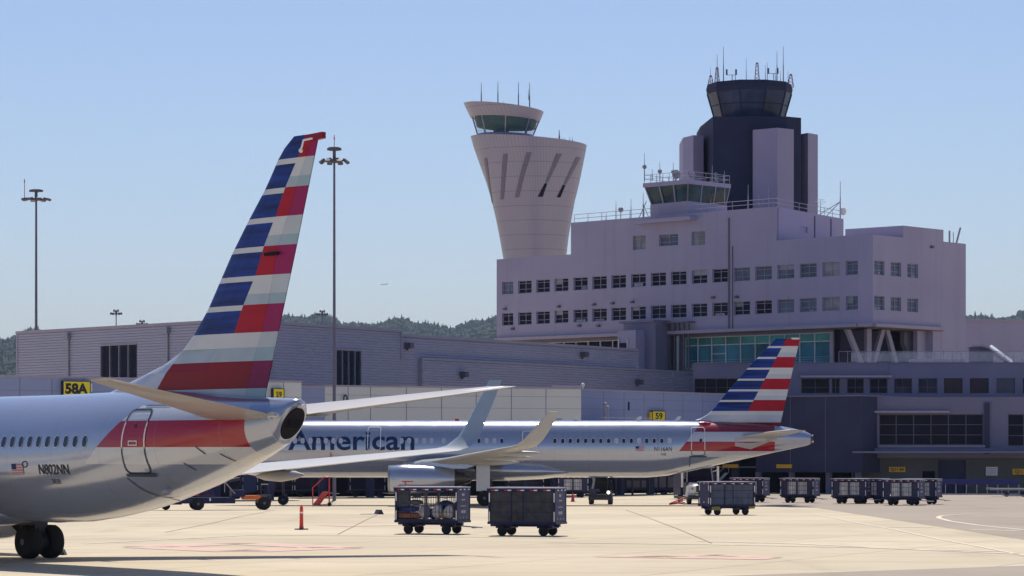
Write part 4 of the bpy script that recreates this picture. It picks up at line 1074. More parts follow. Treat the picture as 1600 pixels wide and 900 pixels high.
for k in range(9): t_ = BW_.L * k / 8; BW_.box(mb, t_ - .04, t_ + .04, gz(281), BW_.z(1520, 757), -.1, 0)
BW_.box(mb, 0, BW_.L, gz(281) + .0, gz(281) + .12, -.12, .1); mb.build('leg_frame', M['steel'], bar, world=True)
# aircraft tow dolly at the right edge
dl = thing('flat_dolly', 'long low pale metal dolly parked at the right edge by the wall', 'dolly', G(1580, 777))
DW = Wall.uv(1540, 266, 1625, 265)
mb = MB(); DW.box(mb, .4, DW.L, DW.z(1580, 766), DW.z(1580, 763), -1.6, 0); DW.box(mb, 0, .7, DW.z(1580, 765), DW.z(1580, 762), -1, -.6); DW.box(mb, 1.6, DW.L, DW.z(1580, 775), DW.z(1580, 773), -1.4, -.2); mb.build('frame', M['steel'], dl, world=True)
for t_ in (1.9, 3.4, 4.8):
    for o in (-.3, -1.4): mb = MB(); mb.tube(DW.pt(t_, gz(266) + .2, o), DW.pt(t_, gz(266) + .2, o - .15), .2, n=12); mb.build('wheel', M['black'], dl, world=True)
mb = MB(); mb.box(0, 0, 0, 0, 0, 0)
for t_ in (1.4, 3, 4.6): DW.box(mb, t_, t_ + .1, DW.z(1580, 774), DW.z(1580, 766), -.6, -.5)
build_each(mb, 'upright', M['steel'], dl, world=True)

# ------------------------------------------------------------ floodlight masts
def light_mast(u, Y, vtop, label, style, scale=1.0):
    r = thing('floodlight_mast', label, 'light mast', ((u - 800) * Y / F, Y, gz(Y)), group='floodlight masts')
    h = z_at(vtop, Y) - gz(Y)
    mb = MB(); w = .3 * scale; mb.tube((0, 0, 0), (0, 0, h), w, w * .55, 12); mb.build('pole', M['pole'], r, smooth=50)
    mb = MB(); mb.tube((0, 0, h - .1), (0, 0, h + .15), 1.0 * scale, n=10); mb.tube((0, 0, h + .15), (0, 0, h + .9), .25 * scale, n=8); mb.build('head_frame', M['lampbox'], r)
    n_ = 8; rad = 2.0 * scale
    for k in range(n_):
        a = 2 * math.pi * (k + .5) / n_
        m_ = MB(); mt = Matrix.Translation((math.cos(a) * rad, math.sin(a) * rad, h + (.0 if style else .05))) @ Matrix.Rotation(a, 4, 'Z') @ Matrix.Rotation(R(38 if style else 12), 4, 'Y')
        s = scale; m_.box(-.42 * s, .42 * s, -.38 * s, .38 * s, -.16 * s, .16 * s, mt); m_.tube((0, 0, h + .05), (math.cos(a) * rad, math.sin(a) * rad, h + .05), .06 * s, n=5)
        m_.build('lamp_box', M['lampbox'], r)
    m_ = MB(); m_.tube((0, 0, h + .9), (0, 0, h + 1.15), .95 * scale, n=8)
    for a in range(4): m_.box(-.3 * scale, .3 * scale, -.3 * scale, .3 * scale, -.15 * scale, .15 * scale, Matrix.Rotation(a * math.pi / 2, 4, 'Z') @ Matrix.Translation((.8 * scale, 0, h + 1.0)))
    m_.build('top_ring', M['lampbox'], r)
    m_ = MB(); m_.tube((0 if style else -1.9 * scale, 0, h + (.9 if style else .1)), (0 if style else -1.9 * scale, 0, h + (2.2 if style else 2.4) * 1.0), .06 * scale, n=5); m_.ball((0 if style else -1.9 * scale, 0, h + (1.9 if style else 2.1)), .14 * scale); m_.build('beacon', M['red'], r)
    return r
light_mast(56.5, 330, 312, 'tall floodlight mast behind the left end of the corrugated concourse', 0, .70)
light_mast(522.3, 240, 252, 'tallest floodlight mast right of the near red and blue tail fin', 1, .54)
def short_mast(u, vt, vb, Y, label):
    r = thing('floodlight_mast', label, 'light mast', ((u - 800) * Y / F, Y, gz(Y)), group='floodlight masts')
    h = z_at(vt, Y) - gz(Y); s = Y / F
    mb = MB(); mb.tube((0, 0, 0), (0, 0, h + 2 * s), 1.0 * s, .8 * s, 8); mb.build('pole', M['pole'], r)
    mb = MB(); mb.tube((-8 * s, 0, h - 3.5 * s), (8 * s, 0, h - 3.5 * s), .8 * s, n=6); mb.tube((-4 * s, 0, h + 0 * s), (4 * s, 0, h + 0 * s), .8 * s, n=6); mb.build('crossbar', M['lampbox'], r)
    for x, z in ((-8, -4), (-4.5, -4.5), (0, -5), (4.5, -4.5), (8, -4), (-3, .5), (3, .5), (0, -1.5)):
        mb = MB(); mb.frus([Vector((x * s + a * 1.8 * s, b * 1.8 * s, h + (z - 1.6) * s)) for a, b in ((-1, -1), (1, -1), (1, 1), (-1, 1))], [Vector((x * s + a * .7 * s, b * .7 * s, h + (z + 2.2) * s)) for a, b in ((-1, -1), (1, -1), (1, 1), (-1, 1))]); mb.build('lamp_box', M['lampbox'], r)
short_mast(181.5, 486, 510, 420, 'short floodlight mast above the concourse roof, between the left mast and the near tail')
short_mast(222, 502.5, 512, 520, 'smallest floodlight mast barely showing above the concourse roof')
short_mast(503.5, 487, 508, 420, 'short floodlight mast just left of the tallest mast')

# ------------------------------------------------------------ aircraft helpers
class Fus:
    def __init__(s, secs): s.s = secs            # (x, ztop, zbot, halfwidth)
    def at(s, x):
        q = s.s
        if x <= q[0][0]: return q[0][1:]
        for a, b in zip(q, q[1:]):
            if a[0] <= x <= b[0]:
                k = (x - a[0]) / (b[0] - a[0])
                return tuple(a[i] + (b[i] - a[i]) * k for i in (1, 2, 3))
        return q[-1][1:]
    def side(s, x, z, out=0.0, sg=-1):
        zt, zb, w = s.at(x); c = (zt + zb) / 2; r = (zt - zb) / 2
        k = max(-1, min(1, (z - c) / (r + out))); return Vector((x, sg * (w + out) * math.sqrt(max(0, 1 - k * k)), z))
    def mesh(s, m, par, name='fuselage', n=48, x0=None, x1=None, step=.5):
        xs = sorted({q[0] for q in s.s})
        full = []
        for a, b in zip(xs, xs[1:]):
            k = max(1, int((b - a) / step)); full += [a + (b - a) * i / k for i in range(k)]
        full.append(xs[-1]); rings = []
        for x in full:
            zt, zb, w = s.at(x); c = (zt + zb) / 2; r = (zt - zb) / 2
            rings.append([Vector((x, w * math.sin(2 * math.pi * i / n), c + r * math.cos(2 * math.pi * i / n))) for i in range(n)])
        mb = MB(); mb.loft(rings); return mb.build(name, m, par, smooth=50)
    def patch(s, x0, x1, z0, z1, out, nx=4, nz=8, sg=-1, slant=0.0):
        mb = MB()
        g = [[s.side(x0 + (x1 - x0) * i / nx + slant * (z0 + (z1 - z0) * j / nz - z0), z0 + (z1 - z0) * j / nz, out, sg) for j in range(nz + 1)] for i in range(nx + 1)]
        for i in range(nx):
            for j in range(nz): mb.poly([g[i][j], g[i + 1][j], g[i + 1][j + 1], g[i][j + 1]])
        return mb
    def line(s, mb, pts, w, out=.012, sg=-1, sub=6):
        full = []
        for a, b in zip(pts, pts[1:]):
            for k in range(sub): full.append((a[0] + (b[0] - a[0]) * k / sub, a[1] + (b[1] - a[1]) * k / sub))
        full.append(pts[-1])
        for a, b in zip(full, full[1:]):
            d = Vector((b[0] - a[0], b[1] - a[1])); 
            if d.length < 1e-6: continue
            d.normalize(); n = Vector((-d.y, d.x)) * w / 2; e = d * w * .3
            q = [(a[0] - n.x - e.x, a[1] - n.y - e.y), (b[0] - n.x + e.x, b[1] - n.y + e.y), (b[0] + n.x + e.x, b[1] + n.y + e.y), (a[0] + n.x - e.x, a[1] + n.y - e.y)]
            mb.poly([s.side(*p, out, sg) for p in q])
def rrect(x0, x1, z0, z1, r, n=3):
    p = []
    for cx, cz, a0 in ((x1 - r, z1 - r, 0), (x0 + r, z1 - r, 90), (x0 + r, z0 + r, 180), (x1 - r, z0 + r, 270)):
        for i in range(n + 1): a = R(a0 + 90 * i / n); p.append((cx + r * math.cos(a), cz + r * math.sin(a)))
    p.append(p[0]); return p
def airfoil(sec, n=9):
    """sec: leading edge point, chord, normal, thickness ratio -> closed ring"""
    le, ch, nm, tc = sec; le = Vector(le); nm = Vector(nm).normalized(); ring = []
    yt = lambda c: 5 * tc * (.2969 * math.sqrt(c) - .126 * c - .3516 * c * c + .2843 * c ** 3 - .1036 * c ** 4)
    cs = [.5 * (1 - math.cos(math.pi * i / n)) for i in range(n + 1)]
    for c in cs: ring.append(le + Vector((c * ch, 0, 0)) + nm * yt(c) * ch)
    for c in cs[-2:0:-1]: ring.append(le + Vector((c * ch, 0, 0)) - nm * yt(c) * ch)
    return ring
def surface(secs, name, m, par):
    mb = MB(); mb.loft([airfoil(s_) for s_ in secs]); return mb.build(name, m, par, smooth=50)
class AC:
    """placement of an airliner: x aft of the nose, y to starboard, z up"""
    def __init__(s, X30, Y30, th, z0): s.X, s.Y, s.th, s.z0 = X30, Y30, th, z0
    def origin(s): return (s.X - 30 * math.cos(s.th), s.Y + 30 * math.sin(s.th), s.z0)
    def loc(s, u, v, lat=0.0):
        """photo position -> (x, z) on the plane y = lat"""
        c, sn = math.cos(s.th), math.sin(s.th); k = (u - 800) / F
        x0, y0 = s.X + lat * sn, s.Y + lat * c
        t = (k * y0 - x0) / (c + k * sn); Y = y0 - t * sn
        return 30 + t, CH + (HV - v) * Y / F - s.z0
def interp(pts, z):
    pts = sorted(pts, key=lambda p: p[1])
    if z <= pts[0][1]: a, b = pts[0], pts[1]
    elif z >= pts[-1][1]: a, b = pts[-2], pts[-1]
    else: a, b = next((p, q) for p, q in zip(pts, pts[1:]) if p[1] <= z <= q[1])
    return a[0] + (b[0] - a[0]) * (z - a[1]) / (b[1] - a[1] + 1e-9)
def fin(par, LE, TE, SP, HG, rows, tip_pts, tc=.085, rud_rot=0.0):
    """rows from the top: (z_top, z_bottom, mat_front, mat_back); SP splits front/back, HG is the rudder hinge"""
    mats = ['fin_blue', 'fin_white', 'fin_red', 'fin_pale', 'fin_dred', 'fin_silver']; Ms = [M[m] for m in mats]
    shp = lambda c: math.sqrt(max(0, c)) * 1.48 - .63 * c - 1.76 * c * c + 1.42 * c ** 3 - .51 * c ** 4
    body, rud = MB(), MB()
    def half(z, x):
        a, b = interp(LE, z), interp(TE, z); c = (x - a) / (b - a); return max(0.012, 5 * tc * (.2969 * math.sqrt(max(0, c)) - .126 * c - .3516 * c * c + .2843 * c ** 3 - .1036 * c ** 4) * min(b - a, 6.0))
    for zt, zb, mf, mk_, *alt in rows:
        n = max(1, int((zt - zb) / .25))
        for k in range(n):
            z1, z0 = zt - (zt - zb) * k / n, zt - (zt - zb) * (k + 1) / n
            def cols(z):
                a, b, sp, hg = interp(LE, z), interp(TE, z), interp(alt[0] if alt else SP, z), interp(HG, z)
                sp = max(a + .02, min(sp, hg - .02)); f = [a + (sp - a) * q for q in (0, .02, .06, .14, .3, .6, 1)]; m_ = [sp + (hg - sp) * q for q in (.5, 1)]
                return f, m_, [hg + .006 + (b - hg - .006) * q for q in (0, .5, 1)]
            f1, m1, r1 = cols(z1); f0, m0, r0 = cols(z0)
            up, dn = f1 + m1, f0 + m0
            for sg in (-1, 1):
                for i in range(len(up) - 1):
                    mm = mf if i < 6 else mk_
                    body.poly([Vector((dn[i], sg * half(z0, dn[i]) * (i > 0), z0)), Vector((dn[i + 1], sg * half(z0, dn[i + 1]), z0)), Vector((up[i + 1], sg * half(z1, up[i + 1]), z1)), Vector((up[i], sg * half(z1, up[i]) * (i > 0), z1))], mats.index(mm))
                for i in range(2):
                    tw = lambda x, hgx: (x - hgx) * rud_rot
                    rud.poly([Vector((r0[i], sg * half(z0, r0[i]) + tw(r0[i], r0[0]), z0)), Vector((r0[i + 1], sg * half(z0, r0[i + 1]) + tw(r0[i + 1], r0[0]), z0)), Vector((r1[i + 1], sg * half(z1, r1[i + 1]) + tw(r1[i + 1], r1[0]), z1)), Vector((r1[i], sg * half(z1, r1[i]) + tw(r1[i], r1[0]), z1))], mats.index(mk_))
    z = rows[0][0]; a, b = interp(LE, z), interp(TE, z)
    top = [Vector((a + (b - a) * c, half(z, a + (b - a) * c), z)) for c in (0, .1, .3, .6, 1)]
    body.poly(top + [Vector((p.x, -p.y, p.z)) for p in top[::-1]], mats.index(rows[0][2]))
    bo = body.build('tail_fin', Ms, par, smooth=40)
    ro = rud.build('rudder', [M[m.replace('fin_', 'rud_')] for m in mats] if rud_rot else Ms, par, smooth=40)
    return bo, ro
def wheel(mb, c, r, w, axis=(0, 1, 0), n=20, mi=0, hub=1):
    c = Vector(c); ax = Vector(axis).normalized()
    mb.rev(c, ax, [(-w / 2, r * .55), (-w / 2, r * .86), (-w * .32, r * .98), (0, r), (w * .32, r * .98), (w / 2, r * .86), (w / 2, r * .55)], n, mi)
    mb.rev(c, ax, [(-w * .42, r * .5), (w * .42, r * .5)], n, hub)
    mb.rev(c, ax, [(-w * .53, r * .2), (w * .53, r * .2)], 10, hub)
def oval(F_, x, z, w, h, out=.014, n=12, mi=0, mb=None):
    pts = [F_.side(x + w / 2 * math.copysign(abs(math.cos(a)) ** .7, math.cos(a)), z + h / 2 * math.copysign(abs(math.sin(a)) ** .7, math.sin(a)), out) for a in [2 * math.pi * i / n for i in range(n)]]
    mb = mb or MB(); mb.poly(pts, mi); return mb
def flag(F_, x0, x1, z0, z1, par):
    r = MB()
    n = 13
    for i in range(n):
        a, b = z0 + (z1 - z0) * i / n, z0 + (z1 - z0) * (i + 1) / n
        xs = [x0 + (x1 - x0) * k / 4 for k in range(5)]
        for k in range(4): r.poly([F_.side(xs[k], a, .013), F_.side(xs[k + 1], a, .013), F_.side(xs[k + 1], b, .013), F_.side(xs[k], b, .013)], i % 2)
    zc = z0 + (z1 - z0) * .45
    for k in range(2): q0, q1 = x0 + (x1 - x0) * .42 * k / 2, x0 + (x1 - x0) * .42 * (k + 1) / 2; r.poly([F_.side(q0, zc, .018), F_.side(q1, zc, .018), F_.side(q1, z1 + .004, .018), F_.side(q0, z1 + .004, .018)], 2)
    return r.build('flag_marking', [M['fin_red'], M['fin_white'], M['ac_navy']], par)
def wrap_text(body, F_, x0, x1, z0, z1, par, name='lettering', bold=.0, m='ac_navy', slices=7, out=.013):
    return text_on(body, lambda x, y: F_.side(x0 + (x1 - x0) * x, z0 + (z1 - z0) * y, out), name, M[m], par, bold=bold, slices=slices)
# ------------------------------------------------------------ near airliner
A = AC(-11.27, 87.3, R(48.65), 0.0)
near = thing('airliner', 'near silver airliner cut by the left edge, registration N802NN, tall red and blue tail', 'airplane', A.origin(), -A.th, 'parked airliners')
f7 = Fus([(0.0, 3.2, 2.9, .15), (.6, 3.95, 2.2, .8), (1.6, 4.4, 1.8, 1.2), (3.0, 5.0, 1.5, 1.6), (4.6, 5.33, 1.37, 1.84), (6.5, 5.37, 1.35, 1.88), (25.5, 5.38, 1.36, 1.88), (27.4, 5.40, 1.43, 1.88), (28.8, 5.42, 1.58, 1.86), (30.4, 5.44, 1.82, 1.81), (31.4, 5.44, 2.03, 1.75), (33.3, 5.36, 2.50, 1.54), (34.6, 5.24, 2.88, 1.32), (36.0, 5.16, 3.33, .96), (36.9, 5.12, 3.64, .66), (37.3, 5.11, 3.80, .54)])
M['liv7'] = livery('silver_livery_near', (30.35, 3.72, 1.25), [(3.22, 3.72, (0.60, 0.60, 0.62), None), (3.72, 4.50, RED, None), (4.50, 4.95, (0.50, 0.54, 0.62), None)], 36.45)
f7.mesh(M['liv7'], near)
# tail cone with slanted exhaust cut
mb = MB(); n = 32
def ell(x, zt, zb, w, sl=0.0): c = (zt + zb) / 2; r = (zt - zb) / 2; return [Vector((x + sl * math.cos(2 * math.pi * i / n), w * math.sin(2 * math.pi * i / n), c + r * math.cos(2 * math.pi * i / n))) for i in range(n)]
mb.loft([ell(37.28, 5.11, 3.80, .545), ell(37.55, 5.09, 3.86, .48, .25), ell(37.64, 5.06, 3.88, .44, .36), ell(37.68, 5.0, 3.91, .38, .36)]); mb.build('tail_cone', M['silver'], near, smooth=50)
mb = MB(); mb.loft([ell(37.60, 4.82, 3.93, .35, .31), ell(37.68, 4.81, 3.94, .34, .31)]); mb.tube((37.6, 0, 4.42), (37.78, 0, 4.43), .2, n=18); mb.build('exhaust_outlet', M['fan'], near)
mb = MB(); mb.tube((37.9, 0, 4.86), (38.15, 0, 4.86), .05); mb.ball((38.15, 0, 4.86), .06); build_each(mb, 'tail_light', M['white'], near)
# fin
LEp = [(462, 211), (452, 220), (437, 245), (417, 292), (389, 345), (362, 400), (326, 484), (304, 524), (287, 548), (257, 571), (206, 597), (188, 606)]
TEp = [(497, 215), (441, 484), (414, 612), (411, 628)]
SPp = [(479, 209), (468, 246), (449, 293), (434, 339), (417, 385), (404, 431), (386, 477), (372, 521), (330, 616)]
HGp = [(489, 215), (477, 252), (465, 291), (452, 337), (437, 385), (421, 478), (410, 527), (399, 562), (385, 620)]
conv = lambda ps, Q, lat=0: [Q.loc(u, v, lat) for u, v in ps]
LE, TE, SP, HG = (conv(p, A) for p in (LEp, TEp, SPp, HGp))
zz = lambda u, v: A.loc(u, v)[1]
zt = zz(480, 210.5)
bnds = [zz(468, 246), zz(449, 293), zz(434, 339), zz(417, 385), zz(404, 431), zz(386, 477), zz(372, 521)]
rows = []; top = zt; wt = (bnds[0] - bnds[1]) * .19
for i, b in enumerate(bnds):
    back = 'fin_red' if i % 2 == 0 else 'fin_white'
    if i > 0: rows.append((top, top - wt, 'fin_white', back)); top -= wt
    if back == 'fin_white':
        mid = b + (top - b) * .45; rows.append((top, mid, 'fin_blue', 'fin_white')); rows.append((mid, b, 'fin_blue', 'fin_pale'))
    else: rows.append((top, b, 'fin_blue', back))
    top = b
q1, q2, q3 = zz(399, 543), zz(399, 564), zz(387, 607)
BD = conv([(300, 524), (289, 548), (277, 571), (257, 607), (248, 625)], A)      # the stripes stop at a slanted line ahead of which the fin root is silver
rows += [(top, q1, 'fin_white', 'fin_white'), (q1, q2, 'fin_silver', 'fin_pale', BD), (q2, q3, 'fin_silver', 'fin_dred', BD), (q3, 4.9, 'fin_silver', 'fin_pale', BD)]
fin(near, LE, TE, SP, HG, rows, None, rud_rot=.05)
a, b = A.loc(490, 208), A.loc(506, 217)
mb = MB(); x0, z1 = A.loc(488, 209.5); x1, z0 = A.loc(506, 218); za = A.loc(506, 206)[1]
pr = [A.loc(*p) for p in ((478, 211.5), (506, 206), (506, 216), (494, 219), (480, 221))]
mb.prism([Vector((x, -.07, z)) for x, z in pr], (0, .14, 0)); mb.build('balance_horn', M['fin_dred'], near)
mb = MB(); a1, a2, a3 = A.loc(495, 217), A.loc(483, 220), A.loc(479, 236)
pp = [Vector((a1[0], -.16, a1[1])), Vector((a2[0], -.2, a2[1])), Vector((a3[0], -.2, a3[1]))]
for p, q_ in zip(pp, pp[1:]): mb.tube(p, q_, .028)
mb.ball(pp[-1], .065); mb.build('logo_light', M['white'], near)
mb = MB(); a1, a2 = A.loc(421, 398), A.loc(441, 396); mb.tube((a1[0], -.16, a1[1]), (a2[0], -.14, a2[1]), .05); mb.build('hinge_fairing', M['fan'], near)
# tailplanes
def tailplane(par, sg, rootx, roott, tipx, tipt, y0, y1, z0, z1, m, name='tailplane', inc=0.0):
    nm = Vector((inc, -sg * (z1 - z0) / (y1 - y0), 1))
    secs = []
    for k in (0, .35, .7, .96, 1.0):
        le, te = rootx + (tipx - rootx) * k, roott + (tipt - roott) * k; sh = 1 if k < 1 else .82
        secs.append(((le + (0 if k < 1 else .25), sg * (y0 + (y1 - y0) * k), z0 + (z1 - z0) * k + inc * (roott - le)), (te - le) * sh, nm, .10 if k < 1 else .05))
    return surface(secs, name, m, par)
for sg in (-1, 1):
    o = tailplane(near, sg, 34.4, 37.75, 38.05, 39.05, .5, 7.17, 4.58 if sg < 0 else 4.66, 5.52, M['stab'])
    mb = MB()
    for k in range(3): pass
    le = Vector((36.75, sg * 1.4, 4.62)); 
    mb.box(36.9, 38.1, -.05, .05, -.05, .05, Matrix.Translation((0, sg * .95, 4.64))); mb.build('elevator_hinge', M['wing'], near)
for sg in (-1, 1):
    mb = MB(); mb.tube((36.85, sg * .9, 4.66), (38.78, sg * 6.95, 5.49), .108, .040, 6); mb.build('elevator_hinge_line', M['steel'], near)
mb = MB(); mb.ball((37.9, -.9, 4.60), .11); mb.rev((37.4, -.9, 4.6), (1, 0, 0), [(0, .05), (.4, .1), (.8, .03)], 10); mb.build('root_fairing', M['silver'], near)
# wings with blended winglets
def wing(par, sg, pl, m, mw, flaps, wl):
    """pl: (y, xLE, xTE, z) stations; wl: winglet stations (y, xLE, xTE, z, normal y)"""
    secs = []
    for i, (y, a, b, z) in enumerate(pl):
        dz = (pl[-1][3] - pl[0][3]) / (pl[-1][0] - pl[0][0]); secs.append(((a, sg * y, z), b - a, (0, -sg * dz, 1), .12 if i == 0 else .105))
    w = surface(secs, 'wing', m, par)
    secs = [((pl[-1][1], sg * pl[-1][0], pl[-1][3]), pl[-1][2] - pl[-1][1], (0, -sg * .12, 1), .105)]
    for y, a, b, z, ny in wl: secs.append(((a, sg * y, z), b - a, (0, -sg * ny, math.sqrt(max(0, 1 - ny * ny))), .09))
    surface(secs, 'winglet', mw, par)
    for y, x0, x1, z in flaps:
        mb = MB(); mb.rev((x0, sg * y, z), (1, 0, .02), [(0, .03), ((x1 - x0) * .2, .16), ((x1 - x0) * .5, .22), ((x1 - x0) * .8, .15), (x1 - x0, .02)], 14); mb.build('flap_fairing', M['wing'], par, smooth=50)
    return w
pl7 = [(1.2, 14.2, 21.8, 2.05), (5.6, 17.5, 21.9, 2.50), (10.5, 20.1, 23.2, 3.0), (17.0, 23.4, 24.95, 3.66)]
wl7 = [(17.35, 23.75, 25.1, 3.80, .45), (17.6, 24.15, 25.3, 4.15, .85), (17.75, 24.55, 25.5, 4.75, .97), (18.02, 25.35, 26.05, 6.15, .985)]
for sg in (-1, 1): wing(near, sg, pl7, M['wing'], M['winglet'], [(4.0, 19.5, 23.0, 1.85), (7.6, 20.0, 23.4, 2.45), (10.8, 21.2, 24.0, 2.75)], wl7)
def engine(par, sg, y, x0, x1, z, r, pyl):
    mb = MB(); L_ = x1 - x0
    mb.rev((x0, sg * y, z), (1, 0, -.01), [(0.02, r * .80), (0, r * .88), (.08, r * .95), (L_ * .25, r * 1.03), (L_ * .5, r * 1.02), (L_ * .8, r * .90), (L_, r * .74)], 36, cap=False)
    mb.rev((x0, sg * y, z), (1, 0, 0), [(.02, r * .80), (.35, r * .78)], 36, cap=False)
    e_ = mb.build('engine_cowl', M['silver'], par, smooth=50)
    mb = MB(); mb.rev((x0 + .35, sg * y, z), (1, 0, 0), [(0, r * .78), (.05, r * .2), (-.15, .02)], 28, cap=True); mb.build('intake_fan', M['fan'], e_)
    mb = MB(); mb.rev((x1 - .3, sg * y, z), (1, 0, 0), [(0, r * .7), (.6, r * .5), (1.0, r * .42), (1.05, r * .3), (1.6, r * .08)], 28); mb.build('exhaust_nozzle', M['hot'], e_, smooth=50)
    mb = MB(); mb.rev((x0 - .005, sg * y, z), (1, 0, 0), [(0.03, r * .80), (0, r * .86), (.015, r * .91), (.12, r * .965), (.14, r * .975)], 36, cap=False); mb.build('inlet_lip', M['steel'], e_, smooth=50)
    mb = MB(); mb.frus([Vector((x, sg * y + dy, zz_)) for x, dy, zz_ in pyl[0]], [Vector((x, sg * y + dy, zz_)) for x, dy, zz_ in pyl[1]]); mb.build('engine_pylon', M['silver'], par)
for sg in (-1, 1):
    engine(near, sg, 4.9, 11.6, 15.6, 1.45, .95, ([(12.6, -.12, 2.2), (17.5, -.12, 2.0), (17.5, .12, 2.0), (12.6, .12, 2.2)], [(14.0, -.1, 2.6), (18.5, -.1, 2.6), (18.5, .1, 2.6), (14.0, .1, 2.6)]))
mb = MB(); mb.loft([ell(13.2, 1.8, 1.5, .5), ell(15, 2.2, 1.15, 1.6), ell(20, 2.3, 1.1, 1.8), ell(23, 2.0, 1.25, 1.2), ell(24.5, 1.7, 1.4, .3)]); mb.build('belly_fairing', M['silver'], near, smooth=50)
def gear(par, sg, x, y, r, w, dy, ztop, label=None):
    g_ = MB(); g_.tube((x, sg * y, r), (x, sg * (y - .25), ztop), .14, n=10); g_.tube((x, sg * y - dy, r), (x, sg * y + dy, r), .09, n=8); g_.tube((x - .9, sg * (y - .5), ztop), (x, sg * y, r + .5), .07)
    g_.tube((x, sg * y - dy, r), (x, sg * y + dy, r), r * .55, n=16)
    g_.box(x - .1, x + .12, sg * y - .25, sg * y + .25, r, ztop)
    g_.box(x - .35, x + .35, sg * y - .35 * sg - .03, sg * y - .35 * sg + .03, r + .35, ztop)
    o = g_.build('landing_gear', M['dark'], par)
    for k in (-1, 1): wb = MB(); wheel(wb, (x, sg * y + k * dy, r), r, w); wb.build('wheel', [M['black'], M['hub']], o, smooth=40)
for sg in (-1, 1): gear(near, sg, 19.75, 2.86, .575, .50, .42, 1.9)
g_ = MB(); g_.tube((4.0, 0, .34), (4.0, 0, 1.6), .09); o = g_.build('nose_gear', M['dark'], near)
for k in (-1, 1): wb = MB(); wheel(wb, (4.0, k * .22, .34), .34, .2); wb.build('wheel', [M['black'], M['hub']], o)
# cabin windows (port side), aft door, markings
for k in range(46):
    x = 29.72 - k * .508
    if x < 7: break
    mb = oval(f7, x, 3.90, .27, .40, .006); q_ = mb.build('cabin_window', M['ac_shade'], near)
    q_2 = oval(f7, x, 3.90, .22, .34, .014).build('pane', M['ac_glass'], q_)
DX0, DX1 = A.loc(185, 700, -1.85)[0], A.loc(215, 700, -1.85)[0]
DZ0, DZ1 = A.loc(204, 740, -1.62)[1], A.loc(206, 640, -1.3)[1]
mb = f7.patch(DX0 + .02, DX1 - .02, DZ0 + .02, DZ1 - .02, .006, 4, 14); dr = mb.build('aft_door', M['liv7'], near, smooth=60)
pw = rrect(DX0, DX1, DZ0, DZ1, .18, 4)
def split_line(F_, pts, zlo, zhi, w, out, mb):
    full = []
    for a_, b_ in zip(pts, pts[1:]):
        for k in range(8): full.append((a_[0] + (b_[0] - a_[0]) * k / 8, a_[1] + (b_[1] - a_[1]) * k / 8))
    full.append(pts[-1])
    for a_, b_ in zip(full, full[1:]):
        if zlo <= (a_[1] + b_[1]) / 2 <= zhi: F_.line(mb, [a_, b_], w, out, sub=1)
mb = MB(); split_line(f7, pw, 3.72, 4.50, .055, .02, mb); mb.build('white_outline', M['ac_line_w'], dr)
mb = MB(); split_line(f7, pw, 0, 3.72, .055, .02, mb); split_line(f7, pw, 4.50, 9, .055, .02, mb); build_each(mb, 'dark_outline', M['ac_line_d'], dr)
mb = MB(); f7.line(mb, [(DX0, DZ0 - .05), (DX1 + .1, DZ0 - .05)], .09, .05); mb.build('door_sill', M['ac_line_d'], dr)
mb = MB(); DC = (DX0 + DX1) / 2; f7.line(mb, [(DC - .19, 3.78), (DC + .19, 3.78)], .03, .03); f7.line(mb, [(DC - .19, 3.90), (DC + .19, 3.90)], .03, .03); f7.line(mb, [(DC - .18, 3.78), (DC - .18, 3.9)], .03, .03); f7.line(mb, [(DC + .18, 3.78), (DC + .18, 3.9)], .03, .03); mb.build('door_handle', M['ac_line_w'], dr)
mb = oval(f7, DC, 4.35, .09, .12, .02); mb.build('door_viewport', M['ac_glass'], dr)
mb = MB(); f7.line(mb, [(DX0 - .1, DZ0 - .15), (DX0 + .15, DZ0 - .5), (DX0 + .5, DZ0 - .8)], .035, .02); f7.line(mb, [(DX0 + .5, DZ1 + .12), (DX0 + 1.6, DZ1 + .11)], .03, .02)
for x, z in ((34.7, 3.62), (35.4, 3.42), (34.0, 3.15)): f7.line(mb, [(x, z + .1), (x + .22, z - .1)], .035, .02)
build_each(mb, 'hull_marking', M['ac_line_d'], near)
def text_box(Q, u0, u1, v0, v1, lat): a_ = Q.loc(u0, (v0 + v1) / 2, lat); b_ = Q.loc(u1, (v0 + v1) / 2, lat); return a_[0], b_[0], Q.loc((u0 + u1) / 2, v1, lat)[1], Q.loc((u0 + u1) / 2, v0, lat)[1]
x0, x1, z0, z1 = text_box(A, 62, 107, 725.5, 741, -1.82); wrap_text('N802NN', f7, x0, x1, z0, z1, near, 'registration_lettering', .008, 'ink')
x0, x1, z0, z1 = text_box(A, 82, 94.5, 749, 756, -1.72); wrap_text('3EB', f7, x0, x1, z0, z1, near, 'fleet_number_lettering', .0, 'ink')
x0, x1, z0, z1 = text_box(A, 20.5, 38, 725, 741, -1.82); flag(f7, x0, x1, z0, z1, near)
mb = MB()
for sgm in (1,):
    x0, _, z0, z1 = text_box(A, 38, 46, 721, 730, -1.8); f7.line(mb, rrect(x0, x0 + .3, z0, z1, .12, 3), .03, .014)
mb.build('round_emblem', M['ac_navy'], near)
mb = MB(); mb.prism([Vector((31.1, 0, 5.36)), Vector((31.5, 0, 5.66)), Vector((31.62, 0, 5.66)), Vector((31.6, 0, 5.36))], (0, .05, 0)) if False else None
mb = MB(); a_ = A.loc(266, 771, -.9); mb.rev((a_[0] - .3, -.95, a_[1]), (1, -.1, .2), [(0, .02), (.1, .1), (.35, .12), (.4, .05)], 12); mb.build('drain_mast', M['steel'], near)
